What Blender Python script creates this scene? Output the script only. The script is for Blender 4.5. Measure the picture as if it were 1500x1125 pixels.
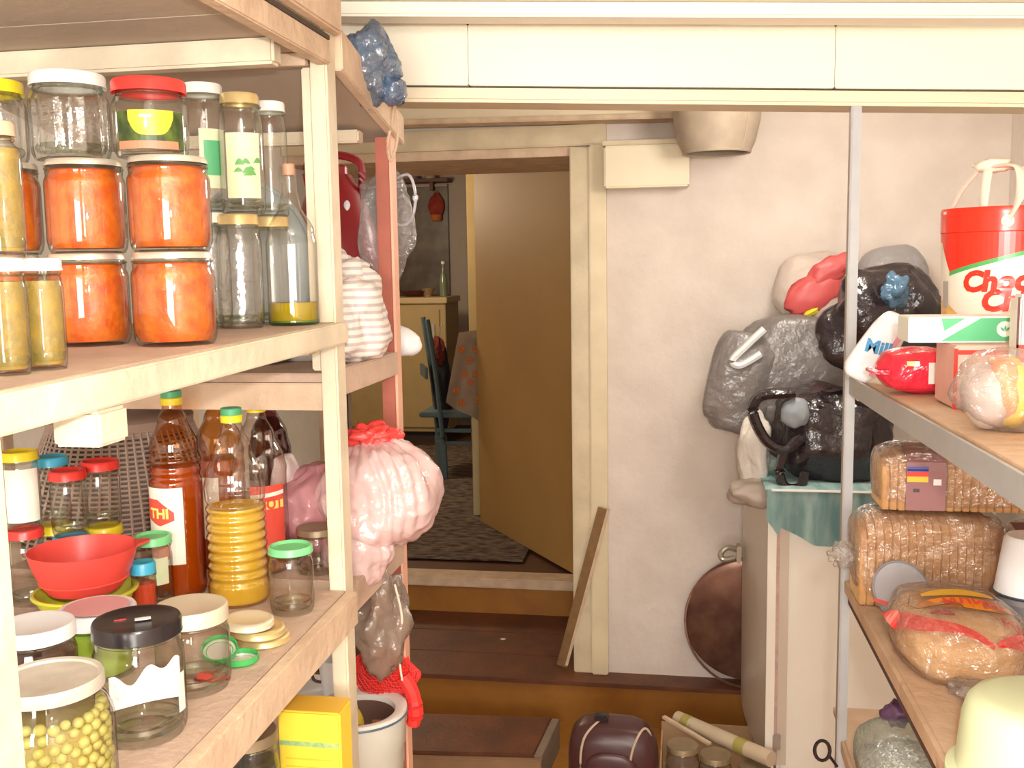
import bpy, bmesh, math, random
import numpy as np
from mathutils import Vector, Matrix, noise
for o in list(bpy.data.objects): bpy.data.objects.remove(o, do_unlink=True)
SC = bpy.context.scene; COL = SC.collection
# ---------------------------------------------------------------- camera
F = 1480.0; CAM = Vector((0, 0, 1.75))
R = (Matrix.Rotation(math.radians(9.7), 3, 'Z') @ Matrix.Rotation(math.pi/2 - math.radians(6.7), 3, 'X')
     @ Matrix.Rotation(math.radians(-.9), 3, 'Z'))
cd = bpy.data.cameras.new('camera'); cam = bpy.data.objects.new('camera', cd); COL.objects.link(cam)
cam.matrix_world = Matrix.Translation(CAM) @ R.to_4x4()
cd.sensor_width = 36; cd.lens = F/1500*36; cd.clip_start = .02; SC.camera = cam
# ---------------------------------------------------------------- world, lights, exposure
w = bpy.data.worlds.new('world'); SC.world = w; w.use_nodes = True
w.node_tree.nodes['Background'].inputs[0].default_value = (1, .93, .84, 1)
w.node_tree.nodes['Background'].inputs[1].default_value = .5
SC.view_settings.view_transform = 'Standard'; SC.view_settings.look = 'None'
SC.view_settings.gamma = 1; SC.view_settings.use_curve_mapping = False
SC.view_settings.exposure = .62
def light(name, typ, loc, energy, color, size=.1, rot=None, sy=None):
    l = bpy.data.lights.new(name, typ); l.energy = energy; l.color = color
    if typ == 'AREA':
        l.size = size
        if sy: l.shape = 'RECTANGLE'; l.size_y = sy
    else: l.shadow_soft_size = size
    o = bpy.data.objects.new(name, l); COL.objects.link(o); o.location = loc
    if rot: o.rotation_euler = rot
    return o
light('camera_flash', 'POINT', (.05, -.03, 1.84), 30, (1, .97, .93), .022)
light('rear_fill', 'AREA', (.1, -1.9, 1.75), 68, (1, .95, .87), 1.5, (math.radians(86), 0, 0), 1.3)  # broad fill added behind the camera, not an actual opening
light('upper_wall_fill', 'POINT', (.35, 2.9, 2.15), 15, (1, .93, .82), .12)  # unseen fill added to brighten the upper wall and cornice
light('kitchen_fill', 'POINT', (-2.4, 6.6, 2.25), 36, (1, .80, .55), .15)  # unseen warm fill added to light the kitchen
SC.cycles.transparent_max_bounces = 40
SC.cycles.max_bounces = 10
# ---------------------------------------------------------------- helpers
def P(px, py, X=None, Y=None, Z=None):
    d = R @ Vector(((px-750)/F, -(py-562.5)/F, -1))
    t = (X-CAM.x)/d.x if X is not None else (Y-CAM.y)/d.y if Y is not None else (Z-CAM.z)/d.z
    return CAM + d*t
def scl(p): return (R.transposed() @ (Vector(p)-CAM)).z * -1 / F      # metres per photo pixel at p
def facing(x, y): return math.atan2(-x, y)
def tag(o, label=None, cat=None, group=None, kind=None):
    if label: o['label'] = label
    if cat: o['category'] = cat
    if group: o['group'] = group
    if kind: o['kind'] = kind
    return o
def thing(name, label, cat, loc=(0, 0, 0), rz=0, group=None):
    o = bpy.data.objects.new(name, None); COL.objects.link(o); o.empty_display_size = .05
    o.location = loc; o.rotation_euler = (0, 0, rz)
    return tag(o, label, cat, group)
def obj(name, me, m, parent=None, loc=None, smooth=False, rot=None, label=None):
    if isinstance(me, bmesh.types.BMesh):
        bm = me; me = bpy.data.meshes.new(name); bm.to_mesh(me); bm.free()
    if m is not None and not me.materials: me.materials.append(m)
    if smooth:
        for p in me.polygons: p.use_smooth = True
        if smooth != 2: me.set_sharp_from_angle(angle=math.radians(42))
    o = bpy.data.objects.new(name, me); COL.objects.link(o)
    if parent: o.parent = parent
    if loc is not None: o.location = loc
    if rot is not None: o.rotation_euler = rot
    if label: o['label'] = label
    return o
# materials
MC = {}
def mat(key, col, rough=.6, metal=0, var=.0, vs=8, col2=None, bump=0, bs=60, spec=.5, stretch=None, coat=0, sub=0):
    if key in MC: return MC[key]
    m = bpy.data.materials.new(key); m.use_nodes = True; nt = m.node_tree; b = nt.nodes['Principled BSDF']
    b.inputs['Roughness'].default_value = rough; b.inputs['Metallic'].default_value = metal
    b.inputs['Specular IOR Level'].default_value = spec; b.inputs['Coat Weight'].default_value = coat
    b.inputs['Base Color'].default_value = (*col, 1)
    if sub: b.inputs['Subsurface Weight'].default_value = sub; b.inputs['Subsurface Radius'].default_value = (.02, .01, .006); b.inputs['Subsurface Scale'].default_value = .5
    tc = nt.nodes.new('ShaderNodeTexCoord'); mp = nt.nodes.new('ShaderNodeMapping')
    nt.links.new(tc.outputs['Object'], mp.inputs[0])
    if stretch: mp.inputs['Scale'].default_value = stretch
    if var or col2:
        n = nt.nodes.new('ShaderNodeTexNoise'); n.inputs['Scale'].default_value = vs; n.inputs['Detail'].default_value = 5
        nt.links.new(mp.outputs[0], n.inputs['Vector'])
        r = nt.nodes.new('ShaderNodeValToRGB'); nt.links.new(n.outputs['Fac'], r.inputs[0])
        r.color_ramp.elements[0].position = .35; r.color_ramp.elements[1].position = .65
        c2 = col2 or tuple(max(0, c*(1-var)) for c in col)
        r.color_ramp.elements[0].color = (*c2, 1); r.color_ramp.elements[1].color = (*col, 1)
        nt.links.new(r.outputs[0], b.inputs['Base Color'])
    if bump:
        n2 = nt.nodes.new('ShaderNodeTexNoise'); n2.inputs['Scale'].default_value = bs; n2.inputs['Detail'].default_value = 3
        nt.links.new(mp.outputs[0], n2.inputs['Vector'])
        bp = nt.nodes.new('ShaderNodeBump'); bp.inputs['Strength'].default_value = bump; bp.inputs['Distance'].default_value = .01
        nt.links.new(n2.outputs['Fac'], bp.inputs['Height']); nt.links.new(bp.outputs[0], b.inputs['Normal'])
    MC[key] = m; return m
def glassy(key, tint=(1, 1, 1), edge=(.45, .45, .42), body=None, bodyfac=0, rough=.03, refl=.10, bump=0, bs=40):
    """thin clear wall: tinted see-through, darker at the rim, with a reflecting surface; optional milky body"""
    if key in MC: return MC[key]
    m = bpy.data.materials.new(key); m.use_nodes = True; nt = m.node_tree; N = nt.nodes; L = nt.links
    for n in list(N): N.remove(n)
    out = N.new('ShaderNodeOutputMaterial'); tr = N.new('ShaderNodeBsdfTransparent'); gl = N.new('ShaderNodeBsdfGlossy')
    gl.inputs['Roughness'].default_value = rough
    lw = N.new('ShaderNodeLayerWeight'); lw.inputs[0].default_value = .5
    pw = N.new('ShaderNodeMath'); pw.operation = 'POWER'; pw.inputs[1].default_value = 2.6; L.new(lw.outputs['Facing'], pw.inputs[0])
    mx = N.new('ShaderNodeMix'); mx.data_type = 'RGBA'; L.new(pw.outputs[0], mx.inputs[0])
    mx.inputs[6].default_value = (*tint, 1); mx.inputs[7].default_value = (*edge, 1); L.new(mx.outputs[2], tr.inputs[0])
    ma = N.new('ShaderNodeMath'); ma.operation = 'MULTIPLY_ADD'; ma.inputs[1].default_value = .5; ma.inputs[2].default_value = refl; L.new(pw.outputs[0], ma.inputs[0])
    base = tr
    if bodyfac:
        df = N.new('ShaderNodeBsdfDiffuse'); df.inputs[0].default_value = (*(body or tint), 1)
        tl = N.new('ShaderNodeBsdfTranslucent'); tl.inputs[0].default_value = (*(body or tint), 1)
        m0 = N.new('ShaderNodeMixShader'); m0.inputs[0].default_value = .35; L.new(df.outputs[0], m0.inputs[1]); L.new(tl.outputs[0], m0.inputs[2])
        m1 = N.new('ShaderNodeMixShader'); m1.inputs[0].default_value = bodyfac; L.new(tr.outputs[0], m1.inputs[1]); L.new(m0.outputs[0], m1.inputs[2]); base = m1
    ms = N.new('ShaderNodeMixShader'); L.new(ma.outputs[0], ms.inputs[0]); L.new(base.outputs[0], ms.inputs[1]); L.new(gl.outputs[0], ms.inputs[2])
    if bump:
        tc = N.new('ShaderNodeTexCoord'); n2 = N.new('ShaderNodeTexNoise'); n2.inputs['Scale'].default_value = bs; n2.inputs['Detail'].default_value = 4
        L.new(tc.outputs['Object'], n2.inputs['Vector']); bp = N.new('ShaderNodeBump'); bp.inputs['Strength'].default_value = bump; bp.inputs['Distance'].default_value = .02
        L.new(n2.outputs['Fac'], bp.inputs['Height']); L.new(bp.outputs[0], gl.inputs['Normal'])
    L.new(ms.outputs[0], out.inputs[0]); MC[key] = m; return m
# mesh makers
def bx(x0, x1, y0, y1, z0, z1, bev=0, bm=None):
    bm = bm or bmesh.new()
    v = [bm.verts.new(c) for c in ((x0, y0, z0), (x1, y0, z0), (x1, y1, z0), (x0, y1, z0), (x0, y0, z1), (x1, y0, z1), (x1, y1, z1), (x0, y1, z1))]
    for f in ((0, 3, 2, 1), (4, 5, 6, 7), (0, 1, 5, 4), (1, 2, 6, 5), (2, 3, 7, 6), (3, 0, 4, 7)): bm.faces.new([v[i] for i in f])
    if bev: bmesh.ops.bevel(bm, geom=bm.edges[:], offset=bev, segments=2, affect='EDGES')
    return bm
def hexa(pts, bev=0):
    """8 corners: bottom loop ccw then top loop"""
    bm = bmesh.new(); v = [bm.verts.new(p) for p in pts]
    for f in ((0, 3, 2, 1), (4, 5, 6, 7), (0, 1, 5, 4), (1, 2, 6, 5), (2, 3, 7, 6), (3, 0, 4, 7)): bm.faces.new([v[i] for i in f])
    bmesh.ops.recalc_face_normals(bm, faces=bm.faces[:])
    if bev: bmesh.ops.bevel(bm, geom=bm.edges[:], offset=bev, segments=2, affect='EDGES')
    return bm
def bar(a, b, wd, ht, bev=0, up=(0, 0, 1)):
    a, b = Vector(a), Vector(b); d = (b-a).normalized(); s = d.cross(Vector(up)).normalized(); u = s.cross(d)
    q = [s*sx*wd/2+u*uz*ht/2 for sx, uz in ((-1, -1), (1, -1), (1, 1), (-1, 1))]
    return hexa([a+k for k in q]+[b+k for k in q], bev)
def lathe(prof, seg=44, bm=None, cx=0, cy=0, wob=None):
    bm = bm or bmesh.new(); rings = []
    for r, z in prof:
        if r < 1e-5: rings.append([bm.verts.new((cx, cy, z))])
        else: rings.append([bm.verts.new((cx+r*(wob(2*math.pi*i/seg) if wob else 1)*math.cos(2*math.pi*i/seg), cy+r*(wob(2*math.pi*i/seg) if wob else 1)*math.sin(2*math.pi*i/seg), z)) for i in range(seg)])
    for a, b in zip(rings, rings[1:]):
        for i in range(seg):
            j = (i+1) % seg
            if len(a) == 1 and len(b) == 1: continue
            if len(a) == 1: bm.faces.new((a[0], b[j], b[i]))
            elif len(b) == 1: bm.faces.new((a[i], a[j], b[0]))
            else: bm.faces.new((a[i], a[j], b[j], b[i]))
    return bm
def tube(pts, r, seg=8, bm=None, flat=1.0, closed=False, up=(0, 0, 1)):
    bm = bm or bmesh.new(); pts = [Vector(p) for p in pts]; n = len(pts); rings = []
    rr = r if isinstance(r, (list, tuple)) else [r]*n
    for i, p in enumerate(pts):
        d = (pts[(i+1) % n]-pts[i-1]) if closed else (pts[min(i+1, n-1)]-pts[max(i-1, 0)])
        d.normalize(); s = d.cross(Vector(up))
        if s.length < .05: s = d.cross(Vector((0, 1, 0)))
        s.normalize(); u = s.cross(d)
        rings.append([bm.verts.new(p+s*math.cos(2*math.pi*k/seg)*rr[i]+u*math.sin(2*math.pi*k/seg)*rr[i]*flat) for k in range(seg)])
    for i in range(n if closed else n-1):
        a, b = rings[i], rings[(i+1) % n]
        for k in range(seg): bm.faces.new((a[k], a[(k+1) % seg], b[(k+1) % seg], b[k]))
    if not closed: bm.faces.new(rings[0][::-1]); bm.faces.new(rings[-1])
    bmesh.ops.recalc_face_normals(bm, faces=bm.faces[:])
    return bm
def spline(pts, n=6):
    pts = [Vector(p) for p in pts]; out = []
    for i in range(len(pts)-1):
        p0, p1, p2, p3 = pts[max(i-1, 0)], pts[i], pts[i+1], pts[min(i+2, len(pts)-1)]
        for k in range(n):
            t = k/n; out.append(.5*((2*p1)+(p2-p0)*t+(2*p0-5*p1+4*p2-p3)*t*t+(3*p1-p0-3*p2+p3)*t**3))
    return out+[pts[-1]]
def blob(s, seed, amp=.15, freq=1.6, sub=4, flat=None, neck=None, crease=.5, power=1.0, pleat=0, npl=9):
    """crumpled bag body; origin at its centre. s = half sizes, flat = bottom clamp (fraction of s.z), neck = (start, radius, height)"""
    bm = bmesh.new(); bmesh.ops.create_icosphere(bm, subdivisions=sub, radius=1)
    of = Vector((seed*7.3, seed*3.1, -seed*5.7))
    for v in bm.verts:
        u = v.co.normalized(); n1 = noise.noise(u*freq+of); n2 = 1-2*abs(noise.noise(u*freq*2.3+of*2)); n3 = 1-2*abs(noise.noise(u*freq*5+of))
        k = 1+amp*(n1*1.3+crease*.45*(n2-.5)+crease*.12*(n3-.5))
        if pleat:
            an = math.atan2(u.y, u.x)+1.6*noise.noise(Vector((u.x, u.y, u.z*.3))*1.1+of); k += pleat*(abs(math.sin(an*npl*.5+.8*u.z))-.6)*(.35+.65*max(0, u.z))*math.hypot(u.x, u.y)**.5
        q = Vector([math.copysign(abs(c)**power, c) for c in u])
        p = Vector((q.x*s[0]*k, q.y*s[1]*k, q.z*s[2]*k))
        if flat is not None and p.z < -s[2]*flat: p.z = -s[2]*flat + (p.z+s[2]*flat)*.04
        if neck and u.z > neck[0]:
            t = (u.z-neck[0])/(1-neck[0]); f = (1-t)**2*(1)+t*.0
            p.x = p.x*(1-t)*f+neck[1]*u.x*3*t; p.y = p.y*(1-t)*f+neck[1]*u.y*3*t; p.z += neck[2]*t*t
        v.co = p
    if flat is not None:
        zm = min(v.co.z for v in bm.verts)
        for v in bm.verts:
            if v.co.z < -s[2]*flat+.002: v.co.z = zm
    return bm
def patch(r, a0, a1, zb, zt, n=14, m=1, th=.0006, r2=None):
    """curved label on a cylinder of radius r; angle 0 faces local -Y; zb, zt numbers or functions of angle"""
    bm = bmesh.new(); rows = []
    fb = zb if callable(zb) else (lambda a: zb); ft = zt if callable(zt) else (lambda a: zt)
    for i in range(n+1):
        a = a0+(a1-a0)*i/n; col = []
        for j in range(m+1):
            z = fb(a)+(ft(a)-fb(a))*j/m; rr = r if not callable(r) else r(z)
            col.append(bm.verts.new((math.sin(a)*(rr+th), -math.cos(a)*(rr+th), z)))
        rows.append(col)
    for a, b in zip(rows, rows[1:]):
        for j in range(m):
            if (a[j+1].co-a[j].co).length+(b[j+1].co-b[j].co).length > 1e-5: bm.faces.new((a[j], b[j], b[j+1], a[j+1]))
    return bm
def textmesh(s, size, shear=0, bold=0, extrude=0):
    c = bpy.data.curves.new('lettering', 'FONT'); c.body = s; c.size = size; c.align_x = 'CENTER'; c.align_y = 'CENTER'; c.shear = shear; c.offset = bold
    c.extrude = extrude; c.resolution_u = 3
    o = bpy.data.objects.new('lettering_tmp', c); COL.objects.link(o)
    dg = bpy.context.evaluated_depsgraph_get(); me = bpy.data.meshes.new_from_object(o.evaluated_get(dg))
    bpy.data.objects.remove(o, do_unlink=True); bpy.data.curves.remove(c); me.materials.clear(); return me
def text_round(name, s, size, r, z, m, parent, a=0, shear=0, bold=0, th=.0014, tilt=0):
    me = textmesh(s, size, shear, bold)
    for v in me.vertices:
        x = v.co.x*math.cos(tilt)-v.co.y*math.sin(tilt); y = v.co.x*math.sin(tilt)+v.co.y*math.cos(tilt)
        t = a+x/r; v.co = (math.sin(t)*(r+th), -math.cos(t)*(r+th), z+y)
    return obj(name, me, m, parent)
def text_flat(name, s, size, m, parent, o, ux, uy, shear=0, bold=0):
    me = textmesh(s, size, shear, bold); ux, uy, o = Vector(ux).normalized(), Vector(uy).normalized(), Vector(o)
    for v in me.vertices: v.co = o+ux*v.co.x+uy*v.co.y
    return obj(name, me, m, parent)
# ---------------------------------------------------------------- palette
CREAM = mat('cream_paint', (.86, .76, .56), .5, var=.10, vs=3, bump=.08, bs=30)
PALEWOOD = mat('pale_painted_wood', (.80, .70, .53), .6, var=.22, vs=9, bump=.2, bs=50, stretch=(1, 1, 1))
BARE = mat('bare_pine', (.74, .57, .41), .65, col2=(.60, .44, .31), vs=14, bump=.25, bs=60)
DUST = mat('dusty_shelf_top', (.62, .46, .35), .8, col2=(.50, .36, .28), vs=11, bump=.25, bs=90)
PLY = mat('grey_plywood', (.54, .44, .35), .75, col2=(.46, .37, .29), vs=5, bump=.1, bs=40)
WALLP = mat('whitewashed_plaster', (.78, .69, .63), .9, col2=(.70, .61, .55), vs=5, bump=.55, bs=18)
WHITEWALL = mat('white_plaster', (.78, .74, .68), .9, var=.06, bump=.3, bs=25)
FLOOR = mat('orange_varnished_floor', (.40, .17, .025), .5, col2=(.31, .125, .02), vs=6, bump=.1, bs=40)
BROWNF = mat('worn_brown_paint', (.17, .055, .022), .5, col2=(.105, .035, .016), vs=7, bump=.15, bs=50)
GREYMETAL = mat('grey_painted_metal', (.43, .44, .45), .4, var=.08, vs=20)
GREYSIDE = mat('grey_metal_edge', (.40, .37, .36), .45, var=.1, vs=30)
REDPAINT = mat('red_brown_paint', (.42, .12, .08), .5, var=.15, vs=20)
WHITE = mat('white_lacquer', (.86, .84, .80), .3)
WHITEP = mat('white_plastic', (.85, .86, .88), .35)
GOLD = mat('gold_lid_metal', (.80, .62, .30), .32, metal=.55)
GOLDPALE = mat('pale_gold_lid', (.82, .74, .56), .35, metal=.35)
GOLDDARK = mat('dull_gold_lid', (.33, .25, .15), .45, metal=.4, var=.15, vs=20)
GREYLID = mat('worn_grey_lid', (.66, .61, .52), .45, metal=.25, var=.14, vs=40)
SILVER = mat('silver_lid', (.80, .78, .76), .28, metal=.6)
RED = mat('red_lid_paint', (.80, .045, .035), .3)
YEL = mat('yellow_lid_paint', (.88, .72, .03), .3)
BLUE = mat('blue_lid_paint', (.06, .46, .70), .3)
BLACK = mat('black_lid_paint', (.018, .012, .014), .22)
GREENL = mat('green_lid_paint', (.20, .66, .28), .35)
DKGREEN = mat('dark_green_paint', (.03, .20, .06), .35)
PEACH = mat('peach_lid', (.72, .45, .30), .4)
GLASS = glassy('clear_jar_glass', (.985, .985, .97), (.38, .37, .31), refl=.075)
GLASSG = glassy('green_tinted_glass', (.93, .97, .92), (.35, .42, .32))
GLASSR = glassy('ribbed_clear_glass', (.95, .95, .93), (.26, .25, .22), refl=.16, bump=.25, bs=30)
# ================================================================ SETTING
FZ = -.10; TZ = .08; KZ = .245; WY = 4.0; RY = 4.65; DXR = -.36; XR = 1.17; XL = -1.62
def struct(name, bm, m, parent=None, label=None, **k):
    o = obj(name, bm, m, parent, label=label, **k)
    if not parent: o['kind'] = 'structure'
    return o
struct('floor', bx(XL-.1, XR+.1, -2.6, 3.9, FZ-.1, FZ), FLOOR, label='orange brown varnished floor of the pantry')
ledge = struct('trim_1', bx(XL-.1, XR, 3.9, RY, FZ, TZ-.018), FLOOR, label='orange riser of the step up below the doorway')
n = 3
for i in range(n):
    y0 = 3.885+(RY-3.885)*i/n; y1 = 3.885+(RY-3.885)*(i+1)/n-.003
    obj('plank', bx(XL-.1, XR, y0, min(y1, 3.998) if False else y1, TZ-.018, TZ, .002), BROWNF, ledge)
struct('wall_back', bx(DXR, XR+.1, WY, RY+.1, TZ, 2.5), WALLP, label='whitewashed lumpy plaster wall right of the doorway')
struct('wall_above_door', bx(XL-.1, DXR, WY, RY, 2.21, 2.5), WHITEWALL)
struct('wall_left', bx(XL-.1, XL, -2.6, WY+.7, FZ, 2.5), WHITEWALL)
struct('wall_right', bx(XR, XR+.1, -2.6, WY, FZ, 2.5), WALLP)
def zb(x): return -.0347*(x+.535)
def slab(x0, x1, y0, y1, z0, z1, bev=0, dy=.10):
    """board across the aisle that sinks to the right and runs slightly away"""
    k = lambda x: dy*(x+.535)
    return hexa([(x0, y0+k(x0), z0+zb(x0)), (x1, y0+k(x1), z0+zb(x1)), (x1, y1+k(x1), z0+zb(x1)), (x0, y1+k(x0), z0+zb(x0)),
                 (x0, y0+k(x0), z1+zb(x0)), (x1, y0+k(x1), z1+zb(x1)), (x1, y1+k(x1), z1+zb(x1)), (x0, y1+k(x0), z1+zb(x0))], bev)
CEIL = mat('cream_ceiling_paint', (.93, .88, .74), .45, var=.05, vs=3)
struct('ceiling', slab(XL-.1, XR+.1, -2.6, 1.93, 2.197, 2.24, dy=0), CEIL, label='low cream painted board ceiling over the shelves')
struct('ceiling_back', bx(XL-.1, XR+.1, 1.9, RY+.1, 2.5, 2.56), CEIL)
cb = struct('trim_2', slab(-.60, XR, 1.70, 1.76, 2.172, 2.196, .004), CEIL, label='narrow cream batten under the near ceiling boards')
bm_ = struct('trim_3', slab(-.66, XR, 1.865, 1.93, 2.072, 2.196), mat('dark_gap', (.10, .07, .05), .9), label='broad cream ceiling beam faced with boards')
for a, b in ((-.66, -.3905), (-.3895, .2635), (.2645, XR)): obj('plank', slab(a, b, 1.845, 1.865, 2.083, 2.192, .002), CEIL, bm_)
obj('moulding', slab(-.60, XR, 1.835, 1.93, 2.052, 2.078, .006), CREAM, bm_)
# doorway
CASL = mat('cream_casing_strip', (.80, .68, .46), .45, var=.12, vs=6)
CAS = mat('aged_cream_casing', (.72, .61, .42), .5, var=.2, vs=7, bump=.1)
dr = struct('door_1', bx(-.44, DXR, WY-.02, RY, TZ+.0, 2.2, .004), CAS, label='cream door frame with the door standing open into the kitchen')
obj('casing', bx(-.365, -.298, WY-.035, WY, TZ, 2.205, .005), CASL, dr)
obj('casing', bx(XL, -.296, WY-.03, WY+.02, 2.205, 2.285, .005), CAS, dr)
obj('lintel', bx(XL, DXR, WY, RY, 2.17, 2.209, .003), BARE, dr)
obj('door_stop', bx(-.475, -.44, RY-.10, RY, TZ, 2.17, .003), CAS, dr)
obj('threshold', bx(XL, -.44, RY-.03, RY+.10, KZ-.035, KZ+.012, .006), BARE, dr)
obj('riser', bx(XL, -.44, RY-.01, RY+.03, TZ, KZ-.034), FLOOR, dr)
a, b = Vector((-.46, RY+.04, 0)), Vector((-1.14, 5.68, 0)); d = (b-a).normalized(); nn = Vector((-d.y, d.x, 0))*.035
LEAF = mat('yellow_brown_door_paint', (.52, .31, .10), .6, var=.10, vs=2)
leaf = obj('door_leaf', hexa([a+Vector((0, 0, KZ+.02)), b+Vector((0, 0, KZ+.02)), b+nn+Vector((0, 0, KZ+.02)), a+nn+Vector((0, 0, KZ+.02)),
     a+Vector((0, 0, 2.36)), b+Vector((0, 0, 2.36)), b+nn+Vector((0, 0, 2.36)), a+nn+Vector((0, 0, 2.36))], .003), LEAF, dr)
obj('edge_strip', bar(b+Vector((-.01, -.0, KZ+.02)), b+Vector((-.01, 0, 2.36)), .03, .03, up=(0, 1, 0)), CAS, dr)
# boards over the doorway
t = thing('wooden_cornice', 'cream two-step board shelf running above the doorway frame', 'board', (-.9, WY-.06, 2.29))
def at(o, bm): bmesh.ops.translate(bm, verts=bm.verts, vec=-Vector(o.location)); return bm
obj('board', at(t, hexa([(XL, WY-.10, 2.325), (.04, WY-.10, 2.30), (.04, WY-.001, 2.30), (XL, WY-.001, 2.325), (XL, WY-.10, 2.43), (.04, WY-.10, 2.40), (.04, WY-.001, 2.40), (XL, WY-.001, 2.43)], .004)), CREAM, t)
obj('ledge_strip', at(t, hexa([(XL, WY-.13, 2.305), (.045, WY-.13, 2.28), (.045, WY-.001, 2.28), (XL, WY-.001, 2.305), (XL, WY-.13, 2.325), (.045, WY-.13, 2.30), (.045, WY-.001, 2.30), (XL, WY-.001, 2.325)], .004)), BARE, t)
p0 = P(885, 276, Y=3.88); p1 = P(1010, 205, Y=3.88)
t = thing('cream_wall_box', 'cream rectangular wooden box fixed to the wall at the doorway corner', 'box', ((p0.x+p1.x)/2, 3.94, p0.z))
obj('box_body', at(t, bx(p0.x, p1.x, 3.87, WY-.001, p0.z, p1.z-.012, .006)), CREAM, t)
obj('box_top', at(t, bx(p0.x-.006, p1.x+.006, 3.86, WY-.001, p1.z-.012, p1.z+.005, .003)), CAS, t)
# tin flue collar hanging under the ceiling
q = P(1050, 190, Y=3.72)
t = thing('flue_collar', 'beige tin flue collar hanging beside the cream wall box', 'flue', (q.x, 3.72, 2.22))
TIN = mat('beige_tin', (.46, .37, .28), .6, var=.15, vs=14)
obj('collar', lathe([(.118, -.085), (.134, -.05), (.150, .02), (.158, .09), (.162, .17), (.162, .28), (.156, .28), (.150, .10), (.126, -.05), (.110, -.085), (.118, -.085)], 48), TIN, t, smooth=True)
obj('seam', tube([(math.sin(.75)*r, -math.cos(.75)*r, z) for r, z in ((.119, -.084), (.135, -.05), (.151, .02), (.159, .09), (.163, .17), (.163, .27))], .004, 6), TIN, t)
obj('rolled_edge', tube([(math.cos(i*math.pi/16)*.116, math.sin(i*math.pi/16)*.116, -.085) for i in range(32)], .005, 6, closed=True), TIN, t)
# step block on the left of the lower floor
s = thing('step_block', 'low brown painted wooden step at the foot of the doorway steps', 'step', (-.85, 3.4, FZ))
GREYW = mat('greyed_board_side', (.27, .20, .15), .8, var=.2, vs=12)
b0 = P(604, 1044, Z=.03); c0 = P(604, 1100, Z=.03); b1 = P(808, 1050, Z=.03); c1 = P(782, 1104, Z=.03)
kf = lambda x: c1.y+(c0.y-c1.y)*(x-c1.x)/(c0.x-c1.x); kb = lambda x: b1.y+(b0.y-b1.y)*(x-b1.x)/(b0.x-b1.x)
obj('step_top', at(s, hexa([(-1.2, kf(-1.2), .005), (c1.x, c1.y, .005), (b1.x, b1.y, .005), (-1.2, kb(-1.2), .005), (-1.2, kf(-1.2), .03), (c1.x, c1.y, .03), (b1.x, b1.y, .03), (-1.2, kb(-1.2), .03)], .003)), BROWNF, s)
obj('side_panel', at(s, hexa([(c1.x, c1.y-.0, FZ), (c1.x+.03, c1.y, FZ), (b1.x+.03, b1.y, FZ), (b1.x, b1.y, FZ), (c1.x, c1.y, .024), (c1.x+.03, c1.y, .024), (b1.x+.03, b1.y, .024), (b1.x, b1.y, .024)], .002)), GREYW, s)
obj('front_strip', at(s, hexa([(-1.2, kf(-1.2)-.03, FZ), (c1.x+.03, c1.y-.03, FZ), (c1.x+.03, c1.y-.001, FZ), (-1.2, kf(-1.2)-.001, FZ), (-1.2, kf(-1.2)-.03, .018), (c1.x+.03, c1.y-.03, .018), (c1.x+.03, c1.y-.001, .018), (-1.2, kf(-1.2)-.001, .018)], .003)), mat('worn_tan_wood', (.33, .19, .10), .7, var=.2), s)
# plaster dust and flakes
t = thing('plaster_flake', 'small white plaster flake lying on the brown step', 'flake', P(737, 937, Z=TZ))
obj('flake', blob((.012, .008, .003), 3, .3, sub=2), WHITEWALL, t, loc=(0, 0, .003))
# ================================================================ KITCHEN beyond
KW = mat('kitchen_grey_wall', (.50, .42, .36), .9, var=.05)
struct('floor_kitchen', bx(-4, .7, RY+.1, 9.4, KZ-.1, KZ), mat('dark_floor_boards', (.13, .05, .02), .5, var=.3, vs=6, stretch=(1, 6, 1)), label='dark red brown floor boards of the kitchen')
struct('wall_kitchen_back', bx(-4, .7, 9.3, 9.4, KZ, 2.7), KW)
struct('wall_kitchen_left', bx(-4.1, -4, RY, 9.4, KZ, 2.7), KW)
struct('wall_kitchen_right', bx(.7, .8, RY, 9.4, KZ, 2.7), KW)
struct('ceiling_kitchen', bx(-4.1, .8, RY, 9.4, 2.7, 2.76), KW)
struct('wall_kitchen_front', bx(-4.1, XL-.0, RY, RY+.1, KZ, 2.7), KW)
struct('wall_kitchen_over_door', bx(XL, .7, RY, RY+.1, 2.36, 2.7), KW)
rugm = mat('mottled_brown_rug', (.23, .17, .125), .95, col2=(.055, .035, .03), vs=16, bump=.8, bs=60, stretch=(1, 2.2, 1))
bm = bmesh.new(); bmesh.ops.create_grid(bm, x_segments=60, y_segments=80, size=1)
for v in bm.verts: v.co = (v.co.x*1.2, v.co.y*1.6, .012+.006*noise.noise(v.co*9)+.006*noise.noise(v.co*23))
bmesh.ops.solidify(bm, geom=bm.faces[:], thickness=.008)
rug = obj('rug', bm, rugm, loc=(-2.0, 6.52, KZ+.006)); tag(rug, 'dark mottled brown rug on the kitchen floor', 'rug')
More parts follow.
